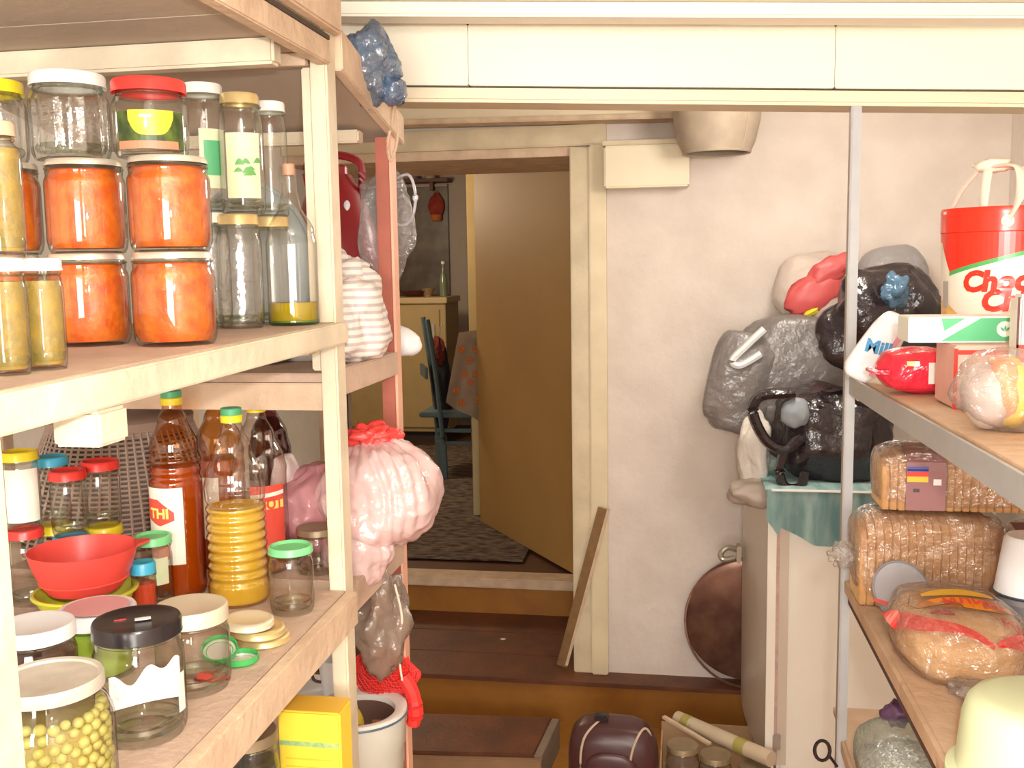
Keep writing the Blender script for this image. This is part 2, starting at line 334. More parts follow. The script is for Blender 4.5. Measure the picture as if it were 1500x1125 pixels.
# cream sideboard against the far wall, blue chair, table with cloth
YC = 8.3
pa, pb = P(500, 437, Y=YC), P(652, 437, Y=YC)
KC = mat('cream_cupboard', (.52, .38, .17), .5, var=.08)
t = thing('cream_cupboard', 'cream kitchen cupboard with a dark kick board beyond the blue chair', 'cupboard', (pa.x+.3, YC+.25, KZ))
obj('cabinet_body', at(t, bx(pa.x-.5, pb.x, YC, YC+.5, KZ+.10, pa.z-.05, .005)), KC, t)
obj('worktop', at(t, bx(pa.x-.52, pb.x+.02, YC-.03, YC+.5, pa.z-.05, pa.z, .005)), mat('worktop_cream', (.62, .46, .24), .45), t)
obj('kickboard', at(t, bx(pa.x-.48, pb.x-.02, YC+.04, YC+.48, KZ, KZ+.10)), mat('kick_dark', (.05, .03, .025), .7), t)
for i in range(3):
    x0 = pa.x-.46+i*(pb.x-pa.x+.44)/3; x1 = x0+(pb.x-pa.x+.44)/3-.03
    dd = obj('cupboard_door', at(t, bx(x0, x1, YC-.018, YC-.001, KZ+.14, pa.z-.10, .004)), KC, t)
    k_ = obj('handle', at(t, bx(x1-.06, x1-.04, YC-.035, YC-.018, pa.z-.35, pa.z-.22, .004)), SILVER, dd)
pc, pd = P(588, 428, Y=9.2), P(653, 272, Y=9.2)
t = thing('dark_wall_panel', 'dark mottled grey brown splash panel on the kitchen wall above the cupboard', 'panel', (pc.x, 9.25, pc.z))
obj('panel_board', at(t, bx(pc.x-.9, pd.x, 9.26, 9.295, pc.z-.03, pd.z, .004)), mat('mottled_grey_stone', (.17, .135, .10), .4, col2=(.09, .06, .05), vs=6), t)
obj('top_edge', at(t, bx(pc.x-.9, pd.x, 9.25, 9.296, pd.z, pd.z+.02, .003)), KW, t)
pe = P(607, 262, Y=9.1)
t = thing('kitchen_wall_shelf', 'dark red narrow wall shelf high in the kitchen', 'shelf', (pe.x, 9.2, pe.z))
obj('shelf_board', bx(-.35, P(655, 262, Y=9.1).x-pe.x, -.10, .095, -.03, 0, .003), mat('dark_red_wood', (.13, .03, .025), .5), t)
for dx in (-.25, .12): obj('bracket', bx(dx, dx+.03, -.02, .095, -.10, -.03), mat('dark_red_wood', (.13, .03, .025), .5), t)
pf = P(628, 258, Y=9.1)
t = thing('beige_canister', 'small beige canister on the kitchen wall shelf', 'canister', (pf.x, 9.16, pe.z+.001))
obj('canister_body', lathe([(0, 0), (.05, 0), (.05, .075), (0, .075)], 20), mat('beige_can', (.40, .34, .22), .5), t, smooth=True)
obj('lid', lathe([(.052, .075), (.052, .09), (0, .092)], 20), BARE, t, smooth=True)
pf = P(603, 258, Y=9.1)
t = thing('grey_canister', 'small grey canister at the left of the kitchen wall shelf', 'canister', (pf.x, 9.16, pe.z+.001))
obj('canister_body', lathe([(0, 0), (.045, 0), (.045, .065), (0, .065)], 20), mat('grey_can', (.22, .21, .20), .5), t, smooth=True)
obj('lid', lathe([(.047, .065), (.047, .08), (0, .082)], 20), GREYMETAL, t, smooth=True)
pg = P(636, 302, Y=9.15)
t = thing('oven_mitt', 'red and orange oven mitt hanging on the dark kitchen panel', 'mitt', (pg.x, 9.22, pg.z))
obj('mitt_body', blob((.075, .022, .12), 5, .12, sub=3), mat('mitt_red', (.34, .045, .02), .9, col2=(.20, .02, .015), vs=14), t)
obj('hanging_loop', tube([(math.cos(i*math.pi/6)*.018, 0, .125+math.sin(i*math.pi/6)*.02) for i in range(12)], .004, 5, closed=True), REDPAINT, t)
obj('cuff', lathe([(.045, -.13), (.055, -.10), (.05, -.075)], 16), mat('mitt_orange', (.50, .16, .04), .9), t)
ph = P(588, 432, Y=8.45)
for i, (px, h, c, lb) in enumerate(((648, .30, 'thin green glass bottle on the right end of the cream cupboard', 'bottle'), (625, .07, 'small tan bowl on the cream cupboard', 'bowl'), (603, .05, 'dark red flat dish on the cream cupboard', 'dish'))):
    pp = P(px, 437, Y=8.5)
    t = thing(['green_bottle', 'tan_bowl', 'red_dish'][i], c, lb, (pp.x, 8.55, pa.z+.001))
    if i == 0:
        obj('bottle_body', lathe([(0, 0), (.035, 0), (.036, .15), (.014, .21), (.013, .28), (0, .28)], 18), mat('pale_green_glass', (.20, .24, .15), .15), t, smooth=True); obj('cap', lathe([(.016, .275), (.016, .30), (0, .30)], 14), WHITE, t)
    else:
        r = .06 if i == 1 else .13
        obj('bowl_body', lathe([(0, 0), (r*.5, 0), (r, h), (r-.006, h), (r*.45, .01), (0, .01)], 24), mat('tan_b', (.34, .22, .12), .5) if i == 1 else mat('dk_red_b', (.14, .03, .03), .5), t, smooth=True); obj('foot_ring', lathe([(r*.5, -.0), (r*.55, .006), (r*.5, .01)], 20), BARE, t)
# wardrobe / frame strip behind the table
pw = P(683, 300, Y=7.3)
t = thing('tall_cream_wardrobe', 'tall cream wardrobe edge standing behind the open door', 'wardrobe', (pw.x+.3, 7.5, KZ))
obj('cabinet_body', at(t, bx(pw.x, pw.x+.6, 7.3, 7.8, KZ+.02, P(690, 245, Y=7.3).z, .006)), KC, t)
obj('gap_shade_panel', at(t, bx(pw.x+.065, pw.x+.58, 7.275, 7.299, KZ+.1, P(690, 253, Y=7.3).z, .004)), mat('dark_brown_gap', (.12, .05, .02), .6), t)  # dark panel paints the shaded gap beside the open door leaf
obj('cornice', at(t, bx(pw.x-.01, pw.x+.62, 7.26, 7.81, P(690, 245, Y=7.3).z, P(690, 238, Y=7.3).z, .004)), KC, t)
# table with cloth
tz = P(680, 487, Y=5.9).z
pl = P(702, 755, Z=KZ+.02); tx0 = P(657, 490, Y=5.75).x
t = thing('kitchen_table', 'cream kitchen table whose leg shows under the flowered cloth', 'table', (pl.x+.3, pl.y+.3, KZ+.02))
for ix in (0, .55):
    for iy in (0, .5): obj('leg', at(t, bx(pl.x-.035+ix, pl.x+.035+ix, pl.y+iy, pl.y+.07+iy, KZ+.02, tz-.05, .004)), mat('table_cream', (.62, .50, .27), .5), t)
obj('tabletop', at(t, bx(pl.x-.05, pl.x+.62, pl.y-.04, pl.y+.62, tz-.05, tz-.012, .004)), mat('table_cream', (.62, .50, .27), .5), t)
CL = mat('tablecloth_cream', (.50, .40, .31), .9, var=.1)
t = thing('flowered_tablecloth', 'cream tablecloth with small orange flowers hanging off the kitchen table', 'tablecloth', (pl.x+.1, pl.y+.1, tz))
yk = pl.y-.075
bm = bmesh.new(); NX, NZ = 14, 16; g = []
cA, cB, cC, cD = P(672, 487, Y=yk), P(712, 482, Y=yk), P(711, 622, Y=yk), P(652, 590, Y=yk)
for j in range(NZ+1):
    row = []
    for i in range(NX+1):
        u, v = i/NX, j/NZ; q = (cA*(1-u)+cB*u)*(1-v)+(cD*(1-u)+cC*u)*v
        row.append(bm.verts.new(q+Vector((0, .02*math.sin(u*9+v*2)*v, 0))))
    g.append(row)
for j in range(NZ):
    for i in range(NX): bm.faces.new((g[j][i], g[j+1][i], g[j+1][i+1], g[j][i+1]))
bmesh.ops.solidify(bm, geom=bm.faces[:], thickness=.003)
obj('cloth_drop', at(t, bm), CL, t, smooth=True)
obj('cloth_top', at(t, bx(pl.x-.07, pl.x+.64, pl.y-.06, pl.y+.64, tz-.011, tz-.005, .002)), CL, t)
rnd = random.Random(4)
for (fx, fy) in ((688, 528), (680, 548), (690, 560), (668, 572), (676, 590), (697, 548), (700, 585), (676, 512), (697, 512)):
    q = P(fx, fy, Y=yk-.027)-Vector(t.location)
    bm = bmesh.new()
    for k in range(5):
        r_ = bmesh.ops.create_icosphere(bm, subdivisions=1, radius=.012)
        bmesh.ops.translate(bm, verts=r_['verts'], vec=(math.cos(k*1.257)*.013, 0, math.sin(k*1.257)*.013))
    for v in bm.verts: v.co.y *= .15
    o = obj('flower_print', bm, mat('orange_flower_print', (.50, .16, .05), .9), t, loc=q); o['kind'] = 'stuff'
# blue chair
BL = mat('blue_grey_chair_paint', (.11, .17, .19), .45, var=.15)
ct = P(640, 700, Z=KZ+.02)
t = thing('blue_chair', 'blue grey painted wooden chair standing in the kitchen', 'chair', (ct.x, ct.y, KZ+.02))
def loc_(px, py, Y): return P(px, py, Y=Y)-Vector(t.location)
yb = ct.y
for k, (o1, dy) in enumerate(((0, 0), (-.12, .34))):
    pts = [loc_(652, 715, yb)+Vector((o1, dy, 0)), loc_(648, 640, yb)+Vector((o1, dy, 0)), loc_(640, 560, yb)+Vector((o1, dy, 0)), loc_(626, 468, yb)+Vector((o1, dy, 0))]
    pts[0].z = 0
    obj('back_post', tube(spline(pts), [.026]*19, 8, flat=.7), BL, t, smooth=True)
pts = [loc_(652, 715, yb), loc_(626, 468, yb)]
for z in (.93, .74): 
    x = -.10-.02 if z > .9 else -.06
    obj('back_rail', bar((x, .02, z), (x-.12, .33, z), .02, .085, .004), BL, t)
obj('seat', bx(-.12, .32, .0, .36, .43, .465, .008), BL, t)
for lx, ly in ((.30, .02), (.28, .33)): obj('leg', bar((lx, ly, .43), (lx+.01, ly, 0), .035, .035, .003, up=(0, 1, 0)), BL, t)
obj('stretcher', bar((0, .01, .25), (.29, .01, .25), .02, .025), BL, t); obj('stretcher', bar((0, .01, .34), (.29, .01, .34), .02, .025), BL, t)
pj = P(650, 500, Y=ct.y+.5)
j = thing('dark_jacket', 'dark red and black jacket hanging behind the blue chair', 'jacket', (ct.x+.0, ct.y+.2, pj.z-.3))
obj('jacket_body', blob((.075, .05, .30), 11, .2, 2, sub=4), mat('jacket_black', (.02, .015, .02), .9), j)
obj('collar', blob((.05, .04, .10), 12, .25, 2, sub=3), mat('jacket_red', (.16, .025, .015), .9), j, loc=(-.01, -.03, .26))
obj('hanger', tube([(0, 0, .28), (0, 0, .42), (.02, 0, .45)], .004, 5), GREYMETAL, j)
# ================================================================ LEFT SHELVING
def ZM(y): return 1.664+.011*(y-.667)
def ZLO(y): return 1.262+.017*(y-.93)
def ZB(y): return .915
def sl(x0, x1, y0, y1, f, t0, t1, bev=0):
    return hexa([(x0, y0, f(y0)+t0), (x1, y0, f(y0)+t0), (x1, y1, f(y1)+t0), (x0, y1, f(y1)+t0), (x0, y0, f(y0)+t1), (x1, y0, f(y0)+t1), (x1, y1, f(y1)+t1), (x0, y1, f(y1)+t1)], bev)
EX = -.495
su = thing('wooden_shelf_unit', 'pale painted wooden shelf unit holding the preserve jars and bottles', 'shelves', (EX-.3, 1.03, FZ))
A = lambda bm: at(su, bm)
obj('post', A(bx(EX-.040, EX-.003, .625, .667, FZ, 2.09, .003)), PALEWOOD, su)
obj('post', A(bx(EX-.029, EX-.004, 1.405, 1.445, FZ, 2.085, .003)), PALEWOOD, su)
obj('post', A(bx(-1.14, -1.10, .625, .667, FZ, 2.09, .003)), PALEWOOD, su)
obj('post', A(bx(-1.14, -1.10, 1.405, 1.445, FZ, 2.085, .003)), PALEWOOD, su)
obj('inner_post', A(bx(EX-.046, EX-.031, 1.415, 1.440, 1.60, 2.035, .002)), PALEWOOD, su)
for k, (f, y0) in enumerate(((ZM, .60), (ZLO, .60), (ZB, .60))):
    # boards run along the aisle
    for i in range(3):
        x0 = -1.10+i*(.605/3); x1 = x0+.605/3-.003
        obj('shelf_board', A(sl(x0, min(x1, EX-.0), .668, 1.404, f, -.014, 0, .001)), DUST, su)
    obj('front_rail', A(sl(EX-.002, EX+.016, .61, 1.403, f, -.030 if k != 1 else -.05, -.0, .002)), BARE if k == 1 else PALEWOOD, su)
    obj('cross_rail', A(sl(-1.10, EX-.032, 1.37, 1.403, f, -.045, -.0145, .002)), BARE, su)
    obj('cross_rail', A(sl(-1.10, EX-.032, .67, .70, f, -.045, -.0145, .002)), BARE, su)
q = P(155, 596, X=EX+.01)
obj('wood_block', A(bx(EX-.03, EX+.014, q.y-.018, q.y+.028, ZM(q.y)-.062, ZM(q.y)-.031, .003)), PALEWOOD, su)
# extra low cross board seen beside the yellow carton
obj('cross_rail', A(bx(-1.10, EX-.031, 1.416, 1.436, 1.045, 1.085, .002)), BARE, su)
# top shelf: plywood underside with seams, batten and front boards
ZT = lambda y: 2.037
for i in range(3):
    y0 = .45+i*.36
    obj('top_board', A(bx(-1.12, EX-.018, y0, min(y0+.357, 1.50), 2.052, 2.062, .001)), PLY, su)
qb = P(412, 60, Z=2.051); obj('top_batten', A(bx(-1.12, min(qb.x, EX-.02), qb.y-.03, qb.y, P(405, 92, Y=qb.y-.03).z, 2.051, .004)), PALEWOOD, su)
obj('far_batten', A(bx(-1.12, EX-.03, 1.392, 1.404, 2.034, 2.051, .001)), BARE, su)
obj('front_rail', A(bx(EX-.017, EX+.003, .45, 1.404, 2.035, 2.068, .002)), BARE, su)
obj('upper_rail', A(bx(EX+.004, EX+.022, .45, 1.404, 2.075, 2.13, .003)), BARE, su)
obj('gap_shade_sheet', A(bx(-1.12, EX+.003, .45, 1.404, 2.0685, 2.0745, .0)), mat('dark_gap', (.1, .07, .05), .9), su)  # dark sheet paints the shade in the gap between the two rails
# ---- second unit behind it
s2 = thing('second_shelf_unit', 'further shelf unit with a red brown painted post beside the doorway', 'shelves', (EX-.3, 1.9, FZ))
B = lambda bm: at(s2, bm)
obj('red_post', B(bx(EX-.038, EX-.014, 1.735, 1.765, FZ, 1.975, .001)), REDPAINT, s2, label='red brown painted post with a pale front edge')
obj('post_edge', B(bx(EX-.0135, EX-.009, 1.735, 1.765, FZ, 2.02, .001)), mat('post_edge_tan', (.80, .45, .32), .5), s2)
obj('post', B(bx(-1.14, -1.10, 2.12, 2.15, FZ, 2.02, .002)), BARE, s2)
obj('post', B(bx(-1.14, -1.10, 1.47, 1.50, FZ, 2.02, .002)), BARE, s2)
obj('far_post', B(bx(-.80, -.76, 2.12, 2.15, FZ, 1.98, .002)), BARE, s2)
obj('shelf_board', B(hexa([(-1.10, 1.45, 1.578), (EX-.04, 1.45, 1.578), (EX-.04, 1.77, 1.578), (-1.10, 1.77, 1.578), (-1.10, 1.45, 1.592), (EX-.04, 1.45, 1.592), (EX-.04, 1.77, 1.592), (-1.10, 1.77, 1.592)], .002)), DUST, s2)
obj('shelf_board', B(bx(-1.10, EX-.105, 1.772, 2.15, 1.578, 1.592, .002)), DUST, s2)
obj('front_rail', B(bx(EX-.030, EX-.006, 1.446, 1.734, 1.560, 1.600, .002)), DUST, s2)
obj('near_rail', B(bx(-1.10, EX-.031, 1.45, 1.475, 1.535, 1.577, .002)), BARE, s2)
obj('shelf_board', B(hexa([(-1.10, 1.45, 1.252), (EX-.04, 1.45, 1.252), (EX-.04, 1.77, 1.252), (-1.10, 1.77, 1.252), (-1.10, 1.45, 1.268), (EX-.04, 1.45, 1.268), (EX-.04, 1.77, 1.268), (-1.10, 1.77, 1.268)], .002)), DUST, s2)
obj('shelf_board', B(bx(-1.10, EX-.105, 1.772, 2.15, 1.252, 1.268, .002)), DUST, s2)
obj('front_rail', B(bx(EX-.030, EX-.006, 1.446, 1.734, 1.215, 1.262, .002)), DUST, s2)
obj('shelf_board', B(hexa([(-1.10, 1.45, .776), (EX-.04, 1.45, .776), (EX-.04, 1.77, .776), (-1.10, 1.77, .776), (-1.10, 1.45, .795), (EX-.04, 1.45, .795), (EX-.04, 1.77, .795), (-1.10, 1.77, .795)], .002)), DUST, s2)
obj('shelf_board', B(bx(-1.10, EX-.105, 1.772, 2.15, .776, .795, .002)), DUST, s2)
# top: sloping fascia and plywood underside
def fasc(x0, x1, za, zb_, ha, hb, bev=.002):
    return hexa([(x0, 1.446, za), (x1, 1.446, za), (x1-.008, 1.80, zb_), (x0-.008, 1.80, zb_), (x0, 1.446, za+ha), (x1, 1.446, za+ha), (x1-.008, 1.80, zb_+hb), (x0-.008, 1.80, zb_+hb)], bev)
obj('top_fascia', B(fasc(EX-.012, EX+.006, 2.035, 1.968, .060, .050)), BARE, s2)
obj('top_underside', B(hexa([(-1.12, 1.446, 2.045), (EX-.013, 1.446, 2.045), (EX-.021, 1.80, 1.975), (-1.12, 1.80, 1.975), (-1.12, 1.446, 2.055), (EX-.013, 1.446, 2.055), (EX-.021, 1.80, 1.985), (-1.12, 1.80, 1.985)])), PLY, s2)
qa = P(530, 200, Y=1.72)
obj('batten', B(bx(-1.0, qa.x, 1.70, 1.73, qa.z-.012, qa.z+.010, .003)), PALEWOOD, s2)
t = thing('twine_loop', 'frayed beige twine hanging down the red brown post', 'twine', (-.50, 1.722, 1.95))
pts = [P(x, y, Y=1.72)-Vector(t.location) for x, y in ((578, 150), (574, 180), (568, 210), (572, 235), (580, 215), (583, 185), (581, 160))]
obj('strand', tube(spline(pts), .0028, 6), mat('twine_beige', (.62, .46, .32), .9, bump=.5, bs=300), t)
obj('knot', blob((.007, .006, .006), 4, .3, sub=2), mat('twine_beige', (.6, .4, .3)), t, loc=pts[0])
# ================================================================ JARS
def place(px, ytop, Y):
    p = P(px, ytop, Y=Y); st = math.sqrt(1+((px-750)/F)**2); return p, scl(p)/st
def contents_mat(kind):
    return {'relish_orange': mat('orange_relish', (.66, .165, .012), .45, col2=(.56, .085, .006), vs=55, bump=.3, bs=80),
            'relish_olive': mat('olive_relish', (.42, .27, .045), .5, col2=(.27, .20, .05), vs=60, bump=.3, bs=90)}.get(kind)
def make_jar(name, label, px, ytop, wpx, Y, zbase, lid, group=None, fill=None, fillh=.88, kind='plain', lidh=.014, glass=None, neck=.88, h=None, lidr=None, rz=None, wall=True, hollow_lid=False):
    p, s = place(px, ytop, Y); r = wpx*s/2; H = h or (p.z-zbase)
    t = thing(name, label, 'jar', (p.x, p.y, zbase), facing(p.x, p.y) if rz is None else rz, group)
    g = glass or (GLASSR if kind in ('ribbed', 'facet') else GLASS); rn = r*neck; hl = H-lidh
    prof = [(0, .003), (r*.80, .002), (r*.90, 0), (r*.97, .006), (r, .014), (r, hl*.80), (r*.985, hl*.84), (r*.94, hl*.89), (rn+.001, hl*.94), (rn-.001, hl*.965), (rn-.001, hl), (rn-.001, H-.002)]
    wob = (lambda a: 1+.028*math.cos(a*16)) if kind == 'ribbed' else (lambda a: 1+.022*abs(math.cos(a*5))) if kind == 'facet' else None
    obj('glass_body', lathe(prof, 72 if kind == 'ribbed' else 44, wob=wob), g, t, smooth=True)
    bm = lathe([(r*.55, .006), (r*.86, .008), (r*.92, .013), (r*.86, .017), (r*.5, .012)], 40)
    obj('thick_base', bm, GLASSG, t, smooth=True)
    obj('neck_ring', tube([(math.cos(i*math.pi/16)*(rn+.0005), math.sin(i*math.pi/16)*(rn+.0005), hl-.003) for i in range(32)], .0015, 6, closed=True), GLASSG, t, smooth=True)
    if fill:
        c = contents_mat(fill) or fill; ri = r-.0018; f = hl*fillh
        pr = [(0, .006), (ri*.88, .005), (ri*.96, .012), (ri, .02)]+[(ri*k, hl*z) for k, z in ((1, .80), (.985, .84), (.94, .89), (.86, .94)) if hl*z < f]
        k = 1 if fillh <= .8 else .93
        pr += [(ri*k, f), (0, f+.001)]
        obj('contents', lathe(pr, 40), c, t, smooth=True)
    lr = lidr*r if lidr else rn+.003
    ins = H-.004 if hollow_lid else H-.0012
    obj('lid', lathe([(lr-.0012, hl+.001), (lr+.0006, hl), (lr+.0004, hl+.002), (lr, hl+.003), (lr, H-.003), (lr-.0015, H-.0003), (lr-.004, H), (lr-.007, ins), (0, ins)], 48), lid, t, smooth=True)
    return t, r, H
LT = 'label'
G1 = 'orange relish jars on the middle shelf'
YO = 1.05; z0 = ZM(YO)
specs = [('orange relish jar in the bottom row, leftmost of the two fully seen', 127, 377, 123), ('orange relish jar nearest the gap at the right end of the bottom row', 252, 373, 125), ('bottom row orange relish jar mostly hidden behind the olive jars', 2, 380, 122)]
hts = []; HO = (P(250, 230, Y=YO).z-z0)/2-.0006; LIDM = mat('pale_metal_lid', (.80, .72, .60), .3, metal=.6)
for lb, px, yt, wp in specs:
    t, r, H = make_jar('relish_jar', lb, px, yt, wp, YO, z0, LIDM, G1, 'relish_orange', .955, h=HO, lidr=.95, neck=.93, lidh=.007); hts.append(H)
z1 = z0+HO+.0005
specs = [('orange relish jar upper row, under the ribbed jar with the white lid', 122, 236, 122), ('orange relish jar upper row, under the red lidded jar with the yellow label', 245, 230, 124), ('orange relish jar upper row, half hidden by the peach lidded olive jar', -2, 240, 122)]
for lb, px, yt, wp in specs:
    make_jar('relish_jar', lb, px, yt, wp, YO, z1, LIDM, G1, 'relish_orange', .955, h=HO, lidr=.95, neck=.93, lidh=.007)
z2 = z1+HO+.0005
make_jar('ribbed_jar', 'empty ribbed glass jar with a white lid on the middle shelf', 98, 110, 118, YO, z2, WHITE, 'empty jars on the stack', kind='ribbed', lidr=.98)
make_jar('ribbed_jar', 'empty jar with a bright yellow lid at the left photo edge', -22, 120, 118, YO, z2, YEL, 'empty jars on the stack', kind='ribbed', lidr=.98)
t, r, H = make_jar('labelled_jar', 'empty jar with a red lid and a yellow and dark green label', 217, 119, 114, YO, z2, RED, 'empty jars on the stack', lidr=.98)
obj('label', patch(r, -.95, .95, H*.09, H*.55), mat('label_dark_green', (.03, .05, .012), .4, col2=(.10, .16, .02), vs=60), t)
obj('label_badge', patch(r, -.58, .60, lambda a: H*(.24+.26*(a/.62)**4), H*.56, th=.0012), mat('label_yellow', (.90, .70, .04), .35), t)
obj('label_strip', patch(r, -.9, .72, H*.07, H*.17, th=.0014), mat('label_pink_red', (.82, .22, .13), .5), t)
text_round('lettering', 'T', .018, r, H*.41, WHITEP, t, a=-.12, bold=.0006, th=.0018)
G2 = 'olive relish jars at the left edge of the middle shelf'
for lb, px, yt, wp, Y in (('olive relish jar with a white lid standing nearest the front edge', 58, 378, 66, .805), ('olive relish jar standing at the very left edge of the photo', 4, 378, 66, .765)):
    make_jar('olive_jar', lb, px, yt, wp, Y, ZM(Y), WHITE, G2, 'relish_olive', .90, lidr=.98, neck=.82, lidh=.011)
zt = P(4, 378, Y=.765).z+.0005
make_jar('olive_jar', 'olive relish jar with a peach lid stacked on another one', -4, 178, 66, .765, zt, PEACH, G2, 'relish_olive', .90, lidr=.75, neck=.62, lidh=.012)
# jars behind, right part of the middle shelf
G3 = 'tall empty jars at the back of the middle shelf'
zz = ZM(1.30)
low = [('tall empty jar with a white lid, lower row beside the orange stack', 304, 312, 60, 1.30, WHITE), ('tall empty jar with a gold lid in the lower row, left of the oil bottle', 348, 314, 66, 1.30, GOLD)]
for lb, px, yt, wp, Y, ld in low: make_jar('tall_jar', lb, px, yt, wp, Y, ZM(Y), ld, G3, lidr=.92, kind='facet', fill=None)
make_jar('tall_jar', 'tall empty jar with a gold lid half hidden behind the oil bottle', 396, 318, 58, 1.372, ZM(1.372)+.0, GOLD, G3, lidr=.92)
zu = P(304, 312, Y=1.30).z+.001
t, r, H = make_jar('tall_jar', 'tall jar with white lid and torn green label beside the red lidded jar', 294, 124, 66, 1.30, zu, WHITE, G3, lidr=.95)
obj('label', patch(r, -.2, 1.1, H*.18, H*.64), mat('label_pale', (.80, .80, .62), .5, col2=(.62, .74, .45), vs=25), t)
obj('label_print', patch(r, .0, .75, H*.28, H*.55, th=.0012), mat('label_green', (.10, .46, .20), .5), t)
zu = P(348, 314, Y=1.30).z+.001
t, r, H = make_jar('tall_jar', 'tall jar with orange gold lid and a cream label with green leaves', 350, 138, 67, 1.30, zu, GOLD, G3, lidr=.86)
obj('label', patch(r, -.72, .85, H*.12, H*.66), mat('label_cream', (.86, .84, .55), .5, col2=(.78, .82, .50), vs=20), t)
bm = bmesh.new(); rnd = random.Random(2)
for k in range(9):
    a0 = rnd.uniform(-.4, .5); zc = H*rnd.uniform(.26, .42); dz = rnd.uniform(.004, .010)
    me_ = patch(r, a0, a0+.42, (lambda a, z=zc: z), (lambda a, z=zc, d=dz, q=a0: z+d*math.sin((a-q)/.42*math.pi)), n=6, th=.0013)
    tmp = bpy.data.meshes.new('t'); me_.to_mesh(tmp); me_.free(); bm.from_mesh(tmp)
obj('leaf_print', bm, mat('label_leaf', (.14, .40, .10), .5), t)['kind'] = 'stuff'
zu = P(396, 318, Y=1.372).z+.001
make_jar('tall_jar', 'narrow tall jar with a plain white lid, rightmost of the upper row', 393, 150, 50, 1.372, zu, WHITE, G3, lidr=.96)
# bottles
def bottle(name, label, px, ytop, wpx, Y, zbase, prof, glass, caps, group=None, fill=None, fillz=.5, ribs=None, cat='bottle'):
    p, s = place(px, ytop, Y); r = wpx*s/2; H = p.z-zbase
    t = thing(name, label, cat, (p.x, p.y, zbase), facing(p.x, p.y), group)
    pr = []
    for (a, b), (c, d) in zip(prof, prof[1:]):
        n = 8
        for k in range(n):
            u = k/n; u2 = u*u*(3-2*u); z = b+(d-b)*u; rr = a+(c-a)*u2
            pr.append([rr*r, z*H])
    pr.append([prof[-1][0]*r, prof[-1][1]*H])
    if ribs:
        z0_, z1_, n_, am = ribs; new = []
        for k in range(0, 161):
            z = .0+k/160*prof[-1][1]; rr = np.interp(z*H, [q[1] for q in pr], [q[0] for q in pr])
            if z0_ < z < z1_: rr *= 1-am*(.5-.5*math.cos((z-z0_)/(z1_-z0_)*2*math.pi*n_))
            new.append([rr, z*H])
        pr = new
    obj('bottle_body', lathe([(0, .003)]+[(a, b) for a, b in pr], 40), glass, t, smooth=True)
    if fill:
        fp = [(max(a-.0018, .001), max(b, .004)) for a, b in pr if b <= fillz*H]
        obj('liquid', lathe([(0, .0035)]+fp+[(0, fp[-1][1]+.0005)], 40), fill, t, smooth=True)
    z = H
    for nm, hh, rr, m in caps:                       # from the top down, in metres
        obj(nm, lathe([(0, z), (rr-.001, z), (rr, z-.001), (rr, z-hh+.0005), (rr-.001, z-hh)], 32), m, t, smooth=True); z -= hh
    return t, r, H
OILGLASS = glassy('bottle_plastic', (.99, .97, .95), (.62, .48, .40), refl=.12)
BRGLASS = glassy('brown_bottle_plastic', (.90, .58, .28), (.40, .15, .05), refl=.10)
def liquid(key, c1, c2, fac=.45):
    m = glassy(key, c1, tuple(x*.5 for x in c1), body=c2, bodyfac=fac, rough=.08, refl=.06); return m
YOIL = liquid('yellow_oil', (1, .85, .25), (1, .70, .05), .86)
AMBER = liquid('amber_liquid', (.95, .45, .06), (.80, .30, .015), .6)
OLIVEOIL = liquid('olive_oil', (.85, .72, .05), (.80, .62, .02), .6)
DKRED = liquid('dark_red_drink', (.30, .03, .06), (.16, .012, .03), .8)
GY = [('cap_top', .010, .0150, mat('cap_green', (.08, .42, .20), .4)), ('cap_band', .011, .0155, mat('cap_yellow', (.88, .74, .03), .4))]
SH = [(.92, 0), (1, .03), (1, .22), (.98, .55), (1, .60), (.93, .66), (.60, .80), (.34, .90), (.30, .925), (.30, .985)]
BB = [(.94, 0), (1, .03), (.98, .10), (1, .56), (.96, .62), (.99, .66), (.90, .74), (.55, .86), (.36, .92), (.34, .985)]
G4 = 'oil and vinegar bottles on the lower shelf'
t, r, H = bottle('oil_bottle', 'clear ribbed plastic bottle half full of yellow oil', 338, 597, 92, 1.346, ZLO(1.346), SH, OILGLASS, GY, G4, YOIL, .50, ribs=(.10, .54, 9, .07))
pk = [(0, 0)]
t, r, H = bottle('vinegar_bottle', 'brown plastic bottle with a red and white label, leftmost of the bottles', 250, 572, 80, 1.372, ZLO(1.372), BB, BRGLASS, GY, G4, AMBER, .64, ribs=(.56, .72, 3, .06))
RL = mat('label_red', (.78, .09, .06), .4); LW = mat('label_white', (.90, .88, .76), .5); LY = mat('label_yellow2', (.95, .80, .20), .4)
obj('label', patch(r, -1.45, .22, H*.17, H*.545), LW, t)
obj('label_print', patch(r, -1.40, -.12, lambda a: H*(.36+.05*abs(a+.7)), lambda a: H*(.49-.10*max(0, a+.75)), th=.0013), RL, t)
obj('label_print', patch(r, -1.40, -.35, H*.20, H*.335, th=.0013), mat('label_salmon', (.84, .38, .28), .5), t)
text_round('lettering', 'THI', .020, r, H*.42, LY, t, a=-.72, bold=.0008, th=.002)
bottle('vinegar_bottle', 'brown plastic bottle standing between the leftmost bottle and the yellow oil', 314, 572, 78, 1.375+.0, ZLO(1.375), BB, BRGLASS, GY, G4, AMBER, .62) if False else None
t, r, H = bottle('vinegar_bottle', 'brown bottle mostly hidden behind the yellow oil bottle', 317, 573, 74, 1.52, 1.2685, BB, BRGLASS, GY, G4, AMBER, .62)
obj('label', patch(r, -1.2, -.1, H*.18, H*.53), LW, t)
